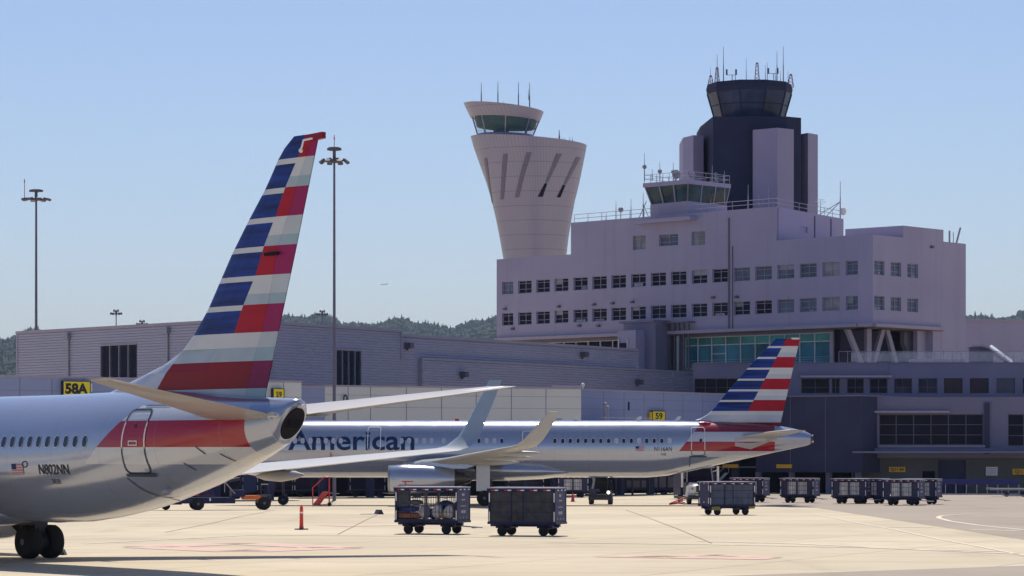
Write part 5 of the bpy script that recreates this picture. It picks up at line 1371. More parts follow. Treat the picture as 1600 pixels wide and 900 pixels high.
# wheel chock by the near gear
def chock(p, label, rz=0.0, s=1.0):
    r = thing('wheel_chock', label, 'chock', p, rz, 'wheel chocks'); mb = MB()
    mb.prism([Vector((-.16 * s, -.3 * s, 0)), Vector((.16 * s, -.3 * s, 0)), Vector((.05 * s, -.3 * s, .22 * s)), Vector((-.05 * s, -.3 * s, .22 * s))], (0, .6 * s, 0)); mb.build('block', M['dark'], r)
    mb = MB(); mb.tube((-.9 * s, .1, .015), (-.1 * s, 0, .02), .02, n=5); mb.build('rope', M['orange'] if s < 1 else M['offwhite'], r)
    return r
chock(G(97, 867), 'wheel chock with orange rope beside the near landing gear wheel', 0, .9)

# ------------------------------------------------------------ far airliner
B = AC(7.78, 214.9, R(1.27), -.252)
far = thing('airliner', 'far silver airliner seen side on with American lettering, registration N116AN', 'airplane', B.origin(), -B.th, 'parked airliners')
f3 = Fus([(0, 3.9, 3.5, .15), (.5, 4.6, 2.9, .7), (1.5, 5.3, 2.45, 1.2), (3.0, 5.95, 2.2, 1.7), (5.0, 6.28, 2.08, 1.94), (6.5, 6.32, 2.07, 1.975), (32.3, 6.32, 2.07, 1.975), (33.8, 6.31, 2.20, 1.95), (35.8, 6.29, 2.60, 1.85), (38.0, 6.24, 3.10, 1.62), (40.2, 6.12, 3.58, 1.28), (41.8, 5.98, 3.93, 1.0), (43.2, 5.72, 4.22, .72), (44.1, 5.5, 4.42, .5), (44.45, 5.32, 4.55, .36)])
M['liv3'] = livery('silver_livery_far', (34.6, 4.03, .80), [(3.6, 4.03, (0.58, 0.58, 0.60), None), (4.03, 4.74, RED, None), (4.74, 5.46, (0.50, 0.53, 0.60), None), (5.46, 6.22, DRED, None)], 41.75)
f3.mesh(M['liv3'], far)
mb = MB(); mb.tube((44.4, 0, 4.93), (44.62, 0, 4.95), .3, .24, n=16); mb.build('exhaust_outlet', M['hot'], far)
mb = MB(); mb.ball((44.6, -.1, 4.75), .09); mb.ball((44.6, 0, 5.2), .07); build_each(mb, 'tail_light', M['white'], far)
LEp = [(1212, 529.5), (1168.7, 575), (1126.7, 624), (1115, 639.5), (1104, 648.5), (1090, 656), (1070, 661)]
TEp = [(1250, 529), (1216.5, 674.5), (1213, 690)]
SPp = [(1229.3, 528.7), (1168.2, 642.3), (1150, 676)]
HGp = [(1238, 529), (1205, 600), (1172, 676)]
LE, TE, SP, HG = (conv(p, B) for p in (LEp, TEp, SPp, HGp))
zB = lambda v: B.loc(1180, v)[1]
bn = [540.8, 557.8, 574.6, 591.7, 608.5, 625, 642.3]; rows = []; top = zB(529.2); wt = (zB(540.8) - zB(557.8)) * .18
for i, v in enumerate(bn):
    b = zB(v); back = 'fin_red' if i % 2 == 0 else 'fin_white'
    if i > 0: rows.append((top, top - wt, 'fin_white', back)); top -= wt
    if back == 'fin_white': mid = (top + b) / 2; rows += [(top, mid, 'fin_blue', 'fin_white'), (mid, b, 'fin_blue', 'fin_silver')]
    else: rows.append((top, b, 'fin_blue', back))
    top = b
rows += [(top, zB(648.5), 'fin_white', 'fin_white'), (zB(648.5), zB(660), 'fin_silver', 'fin_silver'), (zB(660), zB(674), 'fin_dred', 'fin_dred'), (zB(674), 5.6, 'fin_silver', 'fin_silver')]
# hinge line: about two thirds of the chord
HG = [(interp(LE, z) + (interp(TE, z) - interp(LE, z)) * (.70 if z > 7 else .78), z) for z in (5.3, 7, 9, 12.4)]
fin(far, LE, TE, SP, HG, rows, None, rud_rot=0.0)
mb = MB()
for k in range(6): a_ = B.loc(1237 + k * 2.2, 528.3); mb.box(a_[0] - .05, a_[0] + .05, -.05, .05, a_[1] - .1, a_[1] + .03)
build_each(mb, 'tip_fitting', M['white'], far)
mb = MB(); mb.prism([Vector((34.9, -.3, 6.2)), Vector((37.2, -.3, 6.2)), Vector((36.9, -.2, 6.36)), Vector((35.2, -.2, 6.34))], (0, .6, 0)); mb.build('fin_fillet', M['silver'], far)
for sg in (-1, 1): tailplane(far, sg, 38.9, 42.4, 42.1, 43.7, .6, 6.22, 4.78, 5.50, M['wing'], inc=.10)
pq = [B.loc(*p, -1.2) for p in ((1148, 684), (1148, 697), (1173, 702), (1196, 693), (1216, 685), (1190, 681))]
mb = MB(); mb.poly([f3.side(x, z, .03) for x, z in pq]); mb.build('trim_plate', M['wing'], far)
pl3 = [(1.4, 13.9, 21.6, 2.95), (6.4, 17.0, 21.4, 3.35), (11.0, 19.4, 22.5, 3.78), (16.6, 22.5, 24.2, 4.32)]
wl3 = [(17.0, 22.9, 24.4, 4.45, .4), (17.35, 23.4, 24.75, 4.8, .8), (17.55, 23.85, 25.1, 5.3, .96), (17.9, 25.15, 25.9, 6.72, .985)]
for sg in (-1, 1): wing(far, sg, pl3, M['wing'], M['wing'], [(6.6, 19.0, 22.9, 3.16), (9.6, 20.2, 24.0, 3.48), (12.8, 21.6, 24.7, 3.80)], wl3)
for sg in (-1, 1):
    engine(far, sg, 5.75, 13.35, 18.2, 2.02, 1.03, ([(14.4, -.14, 2.8), (19.0, -.14, 2.75), (19.0, .14, 2.75), (14.4, .14, 2.8)], [(15.8, -.12, 3.25), (20.0, -.12, 3.1), (20.0, .12, 3.1), (15.8, .12, 3.25)]))
mb = MB(); mb.loft([ell(13.0, 2.9, 2.5, .6), ell(14.5, 3.2, 2.05, 1.8), ell(17, 3.4, 1.85, 2.1), ell(22, 3.4, 1.82, 2.12), ell(24.5, 3.2, 1.95, 1.9), ell(26.5, 2.8, 2.2, 1.1), ell(27.6, 2.5, 2.3, .3)]); mb.build('belly_fairing', M['silver'], far, smooth=50)
for sg in (-1, 1): gear(far, sg, 20.3, 3.79, .58, .45, .46, 3.2)
mb = MB(); mb.box(19.7, 20.7, -4.25, -4.2, 1.1, 3.3); mb.build('gear_door', M['silver'], far)
g_ = MB(); g_.tube((5.1, 0, .39), (5.1, 0, 2.3), .1); o = g_.build('nose_gear', M['dark'], far)
for k in (-1, 1): wb = MB(); wheel(wb, (5.1, k * .25, .39), .39, .22); wb.build('wheel', [M['black'], M['hub']], o)
ZW = B.loc(950, 688.6, -1.97)[1]
def far_x(u, v=688): return B.loc(u, v, -1.95)[0]
wl_dark = [820 + x / 3.4609 for x in (163, 205, 246, 288, 329, 370, 411, 453, 535, 576, 659, 700, 741)] + [400 + x / 3.4609 for x in (1165, 1206, 1329)]
wl_shade = [820 + x / 3.4609 for x in (495, 618, 783)] + [400 + x / 3.4609 for x in (211, 252, 295, 337, 377, 418, 458, 787, 828, 868, 910, 950, 1015, 1247, 1289)] + [440, 428, 416, 404, 392]
for u in sorted(wl_dark + wl_shade):
    x = far_x(u); q_ = oval(f3, x, ZW, .30, .42, .020).build('cabin_window', M['ac_shade'], far)
    if u in wl_dark: oval(f3, x, ZW - .01, .24, .35, .026).build('pane', M['ac_glass'], q_)
    else: oval(f3, x, ZW - .01, .20, .31, .026).build('shade_blind', M['fin_silver'], q_)
def door(u0, u1, v0, v1, name, mlo, mhi, zsplit, r=.16, w=.05, vp=True):
    x0, x1 = far_x(u0), far_x(u1); z1, z0 = B.loc((u0 + u1) / 2, v0, -1.9)[1], B.loc((u0 + u1) / 2, v1, -1.9)[1]
    d_ = f3.patch(x0 + .02, x1 - .02, z0 + .02, z1 - .02, .006, 4, 12).build(name, M['liv3'], far, smooth=60)
    pw_ = rrect(x0, x1, z0, z1, r, 4)
    mb = MB(); split_line(f3, pw_, zsplit, 99, w, .024, mb); mb.build('outline', M[mhi], d_)
    if z0 < zsplit: mb = MB(); split_line(f3, pw_, 0, zsplit, w, .024, mb); mb.build('outline', M[mlo], d_)
    if vp: oval(f3, x0 + (x1 - x0) * (.7 if u0 > 1000 else .35), ZW + .03, .22, .22, .03).build('door_viewport', M['ac_glass'], d_)
    return d_
door(1080.5, 1101.5, 667.5, 711.5, 'aft_door', 'ac_line_d', 'ac_line_w', 4.03)
door(816.5, 838.5, 673.5, 707, 'exit_door', 'ac_line_w', 'ac_line_w', 0)
door(574.5, 594.5, 667, 703, 'exit_door', 'ac_line_w', 'ac_line_w', 0, vp=False)
mb = MB(); z_ = B.loc(1090, 713.5, -1.9)[1]; f3.line(mb, [(far_x(1078), z_), (far_x(1104), z_)], .09, .05); f3.line(mb, [(far_x(1078.5), z_), (far_x(1078), z_ - .75)], .06, .03); build_each(mb, 'door_sill', M['ac_line_d'], far)
x0, x1, z0, z1 = text_box(B, 450, 647.5, 672.0, 702.5, -1.93); wrap_text('American', f3, x0, x1, z0, z1, far, 'airline_lettering', .016, 'ac_navy', 12, .014)
x0, x1, z0, z1 = text_box(B, 1022.5, 1050, 697.8, 704.8, -1.95); wrap_text('N116AN', f3, x0, x1, z0, z1, far, 'registration_lettering', .01, 'ink')
x0, x1, z0, z1 = text_box(B, 1032, 1040.5, 708, 711.8, -1.9); wrap_text('7HB', f3, x0, x1, z0, z1, far, 'fleet_number_lettering', .0, 'ink')
x0, x1, z0, z1 = text_box(B, 993, 1006, 697.3, 704.5, -1.95); flag(f3, x0, x1, z0, z1, far)
mb = MB(); x0, x1, z0, z1 = text_box(B, 1008, 1014, 698.5, 703, -1.95); f3.line(mb, rrect(x0, x1, z0, z1, .09, 3), .03, .014); mb.build('round_emblem', M['ac_line_w'], far)
x0, x1, z0, z1 = text_box(B, 626, 640, 751.5, 756.5, -6.8)
mb = MB(); mb.box(x0 + .3, x0 + .38, -6.80, -6.74, z0 - .05, z1); mb.box(x0 + .1, x0 + .9, -6.80, -6.74, z1 - .08, z1); mb.build('cowl_marking', M['red'], far)
# beacon and blade antennas
mb = MB(); a_ = B.loc(714, 655); mb.ball((a_[0], 0, 6.36), .16); mb.build('beacon', M['red'], far)
for u in (928 - 29, 998, 1059):
    a_ = B.loc(u, 655)[0]; mb = MB(); mb.prism([Vector((a_ - .3, -.04, 6.28)), Vector((a_ + .12, -.04, 6.28)), Vector((a_ + .25, -.04, 6.62)), Vector((a_ + .02, -.04, 6.62))], (0, .08, 0)); mb.build('blade_antenna', M['white'], far)
mb = MB(); a_ = B.loc(1092, 672, -1.2); mb.rev((a_[0] - .1, -.75, 6.0), (1, 0, -.02), [(0, .05), (.15, .2), (.5, .26), (.9, .2), (1.1, .05)], 12); mb.build('fin_root_fairing', M['fin_red'], far)
mb = MB(); x_ = B.loc(517, 735, -1.9)[0]; mb.box(x_ - .02, x_ + .04, -2.12, -1.98, 2.9, 3.9); mb.build('mast_marking', M['red'], far)
for k, (u, v) in enumerate(((927.5, 747),)):
    mb = MB(); x_ = B.loc(u, v)[0]; mb.box(x_ - .1, x_ + .1, -.05, .05, 1.85, 2.1); mb.build('drain_mast', M['steel'], far)

# distant airliner in the air
dp = thing('distant_airliner', 'tiny distant airliner low in the sky between the masts and the pale tower', 'airplane', P(600, 444.5, 9000))
mb = MB(); mb.rev((-11, 0, 0), (1, 0, 0), [(0, .2), (2, 1.6), (17, 1.7), (22, .4)], 10); mb.build('fuselage', M['white'], dp)
mb = MB(); mb.prism([Vector((-2, 0, 0)), Vector((2, 0, 0)), Vector((5, -13, .8)), Vector((4, -13, .8))], (0, 0, .3)); mb.prism([Vector((-2, 0, 0)), Vector((2, 0, 0)), Vector((5, 13, .8)), Vector((4, 13, .8))], (0, 0, .3)); mb.build('wing', M['white'], dp)
mb = MB(); mb.prism([Vector((8, 0, 1)), Vector((10.5, 0, 1)), Vector((11.5, 0, 5)), Vector((10, 0, 5))], (0, .3, 0)); mb.build('tail_fin', M['fin_blue'], dp)
# ------------------------------------------------------------ baggage carts
def make_cart(kind, label, group, L=3.0, Wd=1.55, H=2.13, loc=(0, 0, 0), rz=0.0, dark_end=False, tow=True, wheels=2, hubm='black', hood=True, fullend=False):
    r = thing('baggage_cart', label, 'baggage cart', loc, rz, group)
    hx, hy, zb = L / 2, Wd / 2, .62
    mb = MB(); mb.box(-hx - .08, hx + .08, -hy - .04, hy + .04, zb - .10, zb); mb.box(-hx, hx, -.1, .1, zb - .22, zb - .1)
    for x in (-hx + .55, hx - .55): mb.box(x - .35, x + .35, -hy + .25, hy - .25, .34, .52); mb.box(x - .09, x + .09, -.3, .3, .30, .62)
    mb.build('chassis', M['navy'], r)
    mb = MB(); mb.box(-hx, hx, -hy, hy, zb, zb + .05); mb.build('floor', M['dark'], r)
    mb = MB(); mb.box(-hx - .12, hx + .06, -hy - .06, hy + .06, H - .06, H); mb.build('roof', M['steel'], r)
    mb = MB()
    for s in (-1, 1): mb.box(-hx - .1, hx + .04, s * (hy + .045) - .02, s * (hy + .045) + .02, H - .2, H - .055)
    mb.build('roof_valance', M['navy'], r)
    mb = MB(); n = 5
    for k in range(n):
        x = -hx + L * (k + .45) / n; mb.box(x, x + .16, -hy - .075, -hy - .064, H - .155, H - .105, mi=0); mb.box(x - .16, x, -hy - .075, -hy - .064, H - .155, H - .105, mi=1)
    for k in range(3): y = -hy + .2 + k * .5; mb.box(hx + .065, hx + .075, y, y + .18, H - .15, H - .1, mi=0)
    mb.build('reflector_tape', [M['white'], M['red']], r)
    mb = MB()
    for x in (-hx, hx):
        for y in (-hy, hy): mb.box(x - .045, x + .045, y - .045, y + .045, zb, H - .06)
    build_each(mb, 'corner_post', M['navy'], r)
    mb = MB()
    for x in (-hx, hx - .02): 
        for z0, z1 in ((zb + .02, zb + .45), (H - .65, H - .25)): mb.box(x - .01, x + .04, -hy - .056, -hy - .046, z0, z1)
    build_each(mb, 'post_reflector', M['white'], r)
    for x in (-hx, hx): 
        mb = MB(); mb.box(x - .03, x + .03, -hy + .05, hy - .05, zb + .02, H - .08); e = mb.build('end_panel', M['navy2'] if x > 0 or fullend else M['navy'], r)
        if x > 0:
            mb = MB()
            for y0, y1, z0, z1 in ((-.2, .1, H - .42, H - .30), (-.35, .3, 1.25, 1.29), (-.3, .25, .95, 1.08), (-.25, .2, H - .62, H - .56)): mb.box(x + .03, x + .036, y0, y1, z0, z1)
            for k in range(3): mb.box(x + .03, x + .036, -.45 + k * .4, -.37 + k * .4, .72, .78)
            mb.build('faded_marking', M['frame_grey'], e)
    sides = (-1, 1)
    for s in sides:
        y = s * (hy - .01)
        if kind in ('mesh', 'liner'):
            mb = MB(); n = 17
            for k in range(1, n): x = -hx + L * k / n; wv = .02 * math.sin(k * 2.3); mb.tube((x + wv, y, zb + .05), (x, y, H - .1), .013 if k % 4 else .024, n=4)
            for z in (1.0, 1.35, 1.72): mb.tube((-hx, y, z), (hx, y, z), .016, n=4)
            mb.box(-.05, .05, y - .02, y + .02, zb, H - .1)
            mb.build('side_bars', M['grille'], r)
        if kind == 'curtain' or (kind == 'solid'):
            mb = MB(); n = 24; pts = [(-hx + .05 + (L - .1) * k / n, y + .018 * math.sin(k * 1.9)) for k in range(n + 1)]
            for (xa, ya), (xb, yb) in zip(pts, pts[1:]): mb.add([(xa, ya, zb + .02), (xb, yb, zb + .02), (xb, yb, H - .12), (xa, ya, H - .12)], [(0, 1, 2, 3)])
            mb.build('side_curtain', M['tarp'] if kind == 'curtain' else M['tarp2'], r)
            mb = MB(); 
            for z in (1.05, 1.5): mb.box(-hx + .05, hx - .05, y - .03 + s * .0, y + .03, z - .012, z + .012)
            for x in (-.5, .06): mb.box(x - .02, x + .02, y - .035, y + .035, zb, H - .12)
            mb.build('curtain_strap', M['navy'], r)
    if kind == 'liner':
        mb = MB(); mb.box(-hx + .55, hx - .5, -hy + .12, hy - .15, zb + .08, H - .30)
        mb.build('canvas_liner', M['offwhite'], r)
        mb = MB(); mb.box(-hx + .02, -hx + .5, -hy + .03, -hy + .06, zb + .05, H - .1); mb.box(hx - .55, hx - .02, -hy + .03, -hy + .06, zb + .05, H - .1); build_each(mb, 'drawn_curtain', M['navy2'], r)
    for x in (-hx + .55, hx - .55):
        for y in (-hy + .12, hy - .12):
            mb = MB(); wheel(mb, (x, y, .225), .225, .15); mb.build('wheel', [M['black'], M[hubm]], r, smooth=40)
    if tow:
        mb = MB(); mb.tube((hx - .3, 0, .38), (hx + .95, 0, .30), .028, n=6); mb.rev((hx + .55, 0, .27), (0, 0, 1), [(0, .12), (.02, .13), (.04, .12)], 12); mb.build('tow_bar', M['steel'], r)
    mb = MB(); mb.box(-hx - .2, -hx, -.06, .06, .4, .6); mb.build('hitch', M['dark'], r)
    return r
c = G(676, 834); c1_ = make_cart('mesh', 'near baggage cart with open bars filled with bags, left of the front pair', 'baggage carts', L=2.95, Wd=1.5, H=2.14, loc=c, rz=R(-20.7))
c = G(824, 837); c2_ = make_cart('curtain', 'near baggage cart closed by dark curtains, right of the front pair', 'baggage carts', L=3.02, Wd=1.5, H=2.14, loc=c, rz=R(-19), tow=False)
c = G(1135.5, 804.5); c3_ = make_cart('solid', 'baggage cart with grey curtains and blue end panel below the far tail', 'baggage carts', L=3.0, Wd=1.5, H=2.05, loc=c, rz=R(22), tow=False)
e_ = [k for k in bpy.data.objects if k.parent == c3_ and k.name.startswith('end_panel')]
mb = MB()
for y in (-.6, 0, .6):
    for z in (.75, 1.9): mb.box(-1.545, -1.53, y - .04, y + .04, z, z + .08)
for y in (-.66, .6):
    for z0, z1 in ((.7, 1.05), (1.5, 1.85)): mb.box(-1.545, -1.53, y, y + .06, z0, z1)
mb.build('panel_reflector', M['white'], e_[0])
for k in [o for o in bpy.data.objects if o.parent == c3_ and o.name.startswith('wheel')]: pass
mb = MB(); mb.box(-1.3, -.8, -.72, -.6, .3, .55); mb.box(1.2, 1.62, -.6, -.3, .38, .52); build_each(mb, 'yellow_bracket', mat('dull_yellow', (.35, .32, .05), .6), c3_)
labs = [('liner', 1172, 786, 'back baggage cart partly hidden behind the grey curtained cart', 0, 2.9), ('liner', 1250, 787, 'back baggage cart with white liner standing alone in the middle of the row', 0, 2.95),
        ('liner', 1331, 788.5, 'back baggage cart with white liner, left of the close pair by the wall', 0, 2.95), ('liner', 1412, 791, 'rightmost back baggage cart with white liner, ending the row', 0, 3.0)]
first = None
for kd, u, v, lb, _, L_ in labs:
    if first is None: first = make_cart(kd, lb, 'baggage carts', L=2.7, Wd=1.5, H=1.95, loc=G(u, v - 1.5), rz=R(-24)); o = first
    else: o = copy_tree(first, lb, G(u, v - 1.5), R(-24))
    if u == 1412: copy_tree(first, 'hindmost back baggage cart showing between the close pair', G(1440, v - 3.2), R(-24)); copy_tree(first, 'back baggage cart overlapped by its neighbour in the close pair', G(1358, v - 4.2), R(-24))
row = [(352, 775.5, 'dark baggage cart under the far nose, left of the tug'), (429, 776.5, 'dark baggage cart under the far nose, right of the belt loader'), (487, 776.5, 'baggage cart behind the red steps with glimpses of luggage'), (573, 776.5, 'baggage cart under the far fuselage left of the engine')]
dk = make_cart('mesh', row[0][2], 'baggage carts', L=3.2, Wd=1.5, H=2.05, loc=G(row[0][0], row[0][1]), rz=R(8), tow=True, hubm='hub')
mb = MB(); mb.box(-1.55, 1.55, .5, .55, .7, 1.95); mb.build('inner_curtain', M['navy2'], dk)
for u, v, lb in row[1:]: copy_tree(dk, lb, G(u, v), R(8))
copy_tree(first, 'baggage cart with white liner behind the far main gear and red cone', G(893, 777.5), R(10))
copy_tree(dk, 'dark baggage cart behind the far main landing gear', G(820, 777), R(8))

# luggage in the first cart: each piece its own thing
rn = random.Random(11)
bagm = {'brown': mat('brown_case', (.30, .10, .05), .6), 'blue': mat('blue_bag_cloth', (.03, .06, .25), .7), 'white': mat('white_bag_plastic', (.62, .60, .60), .5, var=.25, scale=6), 'grey': mat('grey_bag_cloth', (.14, .14, .16), .8), 'tan': mat('tan_bag_cloth', (.40, .26, .15), .7)}
def soft_bag(lc, sx, sy, sz, col, label, tilt=0.0, hard=False):
    q = Matrix.Rotation(R(-20.7), 4, 'Z'); p = Vector(c1_.location) + q @ Vector(lc)
    r = thing('travel_bag' if not hard else 'suitcase', label, 'bag' if not hard else 'suitcase', p, R(-20.7), 'luggage in the near cart')
    mb = MB(); rings = []
    for k in range(7):
        f = k / 6; w = (1 - abs(2 * f - 1) ** (6 if hard else 2.6)) ** .5 * .5 + (.30 if hard else .12); n = 10
        rings.append([Vector((sx * w * math.copysign(abs(math.cos(a)) ** .5, math.cos(a)) * 1.0 * (1 + (0 if hard else .08 * math.sin(3 * a + k))), sy * w * math.copysign(abs(math.sin(a)) ** .5, math.sin(a)), sz * f)) for a in [2 * math.pi * i / n for i in range(n)]])
    mb.loft(rings); mb.build('bag_body', bagm[col], r, smooth=50)
    mb = MB(); mb.tube((-.1, -.02, sz), (-.08, -.02, sz + .07), .012, n=5); mb.tube((.1, -.02, sz), (.08, -.02, sz + .07), .012, n=5); mb.tube((-.08, -.02, sz + .07), (.08, -.02, sz + .07), .014, n=5); mb.build('handle', M['dark'], r)
zf = .67
soft_bag((-.95, -.25, zf), .85, .5, .30, 'brown', 'brown suitcase lying at the lower left of the barred cart', hard=True)
soft_bag((-1.0, -.25, zf + .31), .75, .5, .28, 'blue', 'blue bag lying on the brown suitcase in the barred cart')
soft_bag((-.75, -.2, zf + .62), .5, .4, .26, 'grey', 'small grey bag on top of the blue one in the barred cart')
soft_bag((-.22, -.35, zf), .42, .4, .62, 'white', 'white plastic bag standing beside the suitcases')
soft_bag((.12, -.2, zf), .35, .4, .5, 'blue', 'dark blue bag standing near the middle of the barred cart')
soft_bag((.42, -.38, zf), .36, .4, .70, 'white', 'tallest white plastic bag right of the cart centre')
soft_bag((.72, -.3, zf), .32, .4, .45, 'tan', 'tan bag between the white ones in the barred cart')
soft_bag((1.02, -.38, zf), .4, .4, .66, 'white', 'white plastic bag near the right end of the barred cart')
soft_bag((1.22, -.1, zf), .3, .4, .8, 'grey', 'grey bag standing against the right end panel of the barred cart')
soft_bag((.55, .25, zf), .8, .4, .85, 'blue', 'bulky blue bag at the back of the barred cart')

# ------------------------------------------------------------ delineator, cone, chocks
r = thing('delineator_post', 'single red orange delineator post on the apron in front of the far nose', 'post', G(471, 827.5))
mb = MB(); mb.rev((0, 0, 0), (0, 0, 1), [(0, .34), (.05, .33), (.06, .12)], 20); mb.build('base', M['dark'], r)
mb = MB(); mb.rev((0, 0, .05), (0, 0, 1), [(0, .12), (.12, .095), (.9, .085), (1.0, .08), (1.1, .04), (1.14, .05)], 16); p_ = mb.build('tube', M['cone'], r, smooth=40)
mb = MB(); mb.rev((0, 0, .78), (0, 0, 1), [(0, .094), (.08, .094)], 16); mb.build('reflective_band', M['offwhite'], p_)
r = thing('traffic_cone', 'small red traffic cone between the dark curtained cart and the tug', 'cone', G(895, 784))
mb = MB(); mb.box(-.22, .22, -.22, .22, 0, .03); mb.rev((0, 0, .03), (0, 0, 1), [(0, .16), (.72, .035)], 16); mb.build('cone_body', mat('deep_red_plastic', (.55, .02, .03), .5), r)
chock(G(592, 803.5), 'dark wheel chock alone on the pale concrete left of the near carts', R(20), 1.3)
r = chock(G(595, 778.5), 'dark chock under the far fuselage left of the engine', R(60), 1.0)
r = thing('ground_hose', 'short dark length of hose lying on the apron behind the tug', 'hose', G(1037, 772.8)); mb = MB(); mb.tube((-.3, 0, .08), (.35, 0, .08), .09); mb.ball((-.75, 0, .09), .09); mb.build('hose_piece', M['dark'], r)
# ------------------------------------------------------------ red steps
r = thing('boarding_steps', 'small red wheeled steps with handrail under the far fuselage', 'steps', G(502, 791), R(6))
mb = MB()
mb.prism([Vector((-.62, -.3, .12)), Vector((-.1, -.3, .12)), Vector((.58, -.3, 1.05)), Vector((.12, -.3, 1.05))], (0, .6, 0)); mb.build('tread_flight', M['red'], r)
mb = MB()
for k in range(5): x = -.42 + k * .17; z = .3 + k * .18; mb.box(x, x + .2, -.33, .33, z, z + .02)
mb.build('step_edge', M['ochre'], r)
mb = MB(); 
for y in (-.3, .3): mb.tube((.58, y, .1), (.58, y, 2.15), .04); mb.tube((-.62, y, .1), (-.62, y, 1.35), .03); mb.tube((-.62, y, 1.35), (.25, y, 2.15), .03); mb.tube((.25, y, 2.15), (.58, y, 2.15), .03)
mb.tube((-.62, -.3, .12), (.6, -.3, .12), .035); mb.tube((-.62, .3, .12), (.6, .3, .12), .035); mb.build('handrail_frame', M['red'], r)
for y in (-.36, .36): mb = MB(); wheel(mb, (.6, y, .14), .14, .08); mb.build('wheel', [M['black'], M['dark']], r)

# ------------------------------------------------------------ belt loader with tug
bl = thing('belt_loader', 'low navy belt loader half hidden behind the near airliner tail', 'belt loader', G(305, 797), R(14))
mb = MB(); mb.box(-1.1, 2.6, -.75, .75, .45, .85); mb.prism([Vector((-2.6, -.75, .38)), Vector((-1.0, -.75, .38)), Vector((-1.0, -.75, 1.0)), Vector((-2.4, -.75, .62))], (0, 1.5, 0)); mb.build('chassis', M['navy'], bl)
mb = MB(); mb.prism([Vector((-3.4, -.35, .75)), Vector((-3.4, -.35, .95)), Vector((3.0, -.35, 2.2)), Vector((3.0, -.35, 2.0))], (0, .8, 0)); mb.build('belt_conveyor', M['dark'], bl)
mb = MB(); mb.prism([Vector((.1, -.76, .9)), Vector((1.4, -.76, .9)), Vector((1.0, -.76, 1.5)), Vector((.4, -.76, 1.5))], (0, .5, 0)); mb.box(2.4, 3.3, -.6, .6, .9, 1.35); mb.build('engine_cover', M['navy'], bl)
mb = MB(); mb.box(-.9, 1.2, -.76, -.74, .98, 1.02); mb.build('red_stripe', M['red'], bl)
mb = MB(); mb.box(.85, .95, -.77, -.75, .62, .82); mb.build('side_reflector', M['white'], bl)
mb = MB(); mb.box(3.2, 4.4, -.55, .55, .7, .98); mb.build('rear_platform', M['orange'], bl)
for x, y, rr in ((.1, -.72, .42), (.1, .72, .42), (-1.9, .6, .3), (4.6, -.5, .46), (4.6, .5, .46)):
    mb = MB(); wheel(mb, (x, y, rr), rr, .26); mb.build('wheel', [M['black'], M['hub']], bl, smooth=40)
mb = MB(); mb.box(4.2, 5.1, -.45, .45, .5, 1.0); mb.tube((4.4, -.3, 1.0), (4.4, -.3, 1.7), .04); mb.tube((4.9, -.3, 1.0), (4.9, -.3, 1.7), .04); mb.tube((4.4, -.3, 1.7), (4.9, -.3, 1.7), .04); mb.build('rear_frame', M['dark'], bl)
mb = MB(); mb.tube((2.6, -.6, 1.1), (1.9, -.6, 1.9), .04); mb.tube((1.9, -.6, 1.9), (1.9, -.6, 1.2), .03); mb.build('strut', M['frame_grey'], bl)

# ------------------------------------------------------------ tug facing the viewer
tg = thing('baggage_tug', 'dark open baggage tug facing the viewer with its headlight lit', 'tug', G(939, 788), R(-4))
mb = MB(); mb.box(-.85, .85, -1.3, 1.4, .38, .78); mb.box(-.85, -.35, -1.35, -.3, .78, 1.12); mb.box(.45, .85, -1.35, -.3, .78, 1.05); mb.box(-.9, .9, -1.42, -1.3, .35, .6); mb.build('body', M['dark'], tg)
mb = MB(); mb.box(-.5, .5, .2, .9, .78, 1.7); mb.box(-.45, .45, .9, 1.1, .78, 2.15); mb.build('seat', M['black'], tg)
mb = MB()
for a_, b_ in (((-.8, -.3, 1.1), (-.45, .0, 2.2)), ((.8, -.3, 1.0), (.45, .0, 2.1)), ((-.45, 0, 2.2), (.45, 0, 2.1)), ((.95, .4, .8), (.75, .3, 1.8))): mb.tube(a_, b_, .035)
mb.build('frame_bars', M['dark'], tg)
for x in (-.72, .72):
    for y in (-1.0, 1.0): mb = MB(); wheel(mb, (x, y, .33), .33, .3, (1, 0, 0)); mb.build('wheel', [M['black'], M['dark']], tg, smooth=40)
t = NT('lit_headlight'); t.b.inputs['Emission Color'].default_value = (1, .9, .75, 1); t.b.inputs['Emission Strength'].default_value = 6; M['lamp'] = t.m
mb = MB(); mb.rev((.62, -1.36, .92), (0, -1, 0), [(0, .1), (.05, .11), (.06, .02)], 14); mb.build('headlight', M['lamp'], tg)
mb = MB(); mb.box(-.8, -.05, -1.45, -1.43, .95, 1.2); mb.build('number_panel', M['navy2'], tg)
mb = MB(); mb.tube((-.6, -1.2, 1.1), (-.45, -1.1, 1.95), .1, .06); mb.ball((-.5, -1.1, 1.9), .12); mb.build('hose_coil', M['frame_grey'], tg)

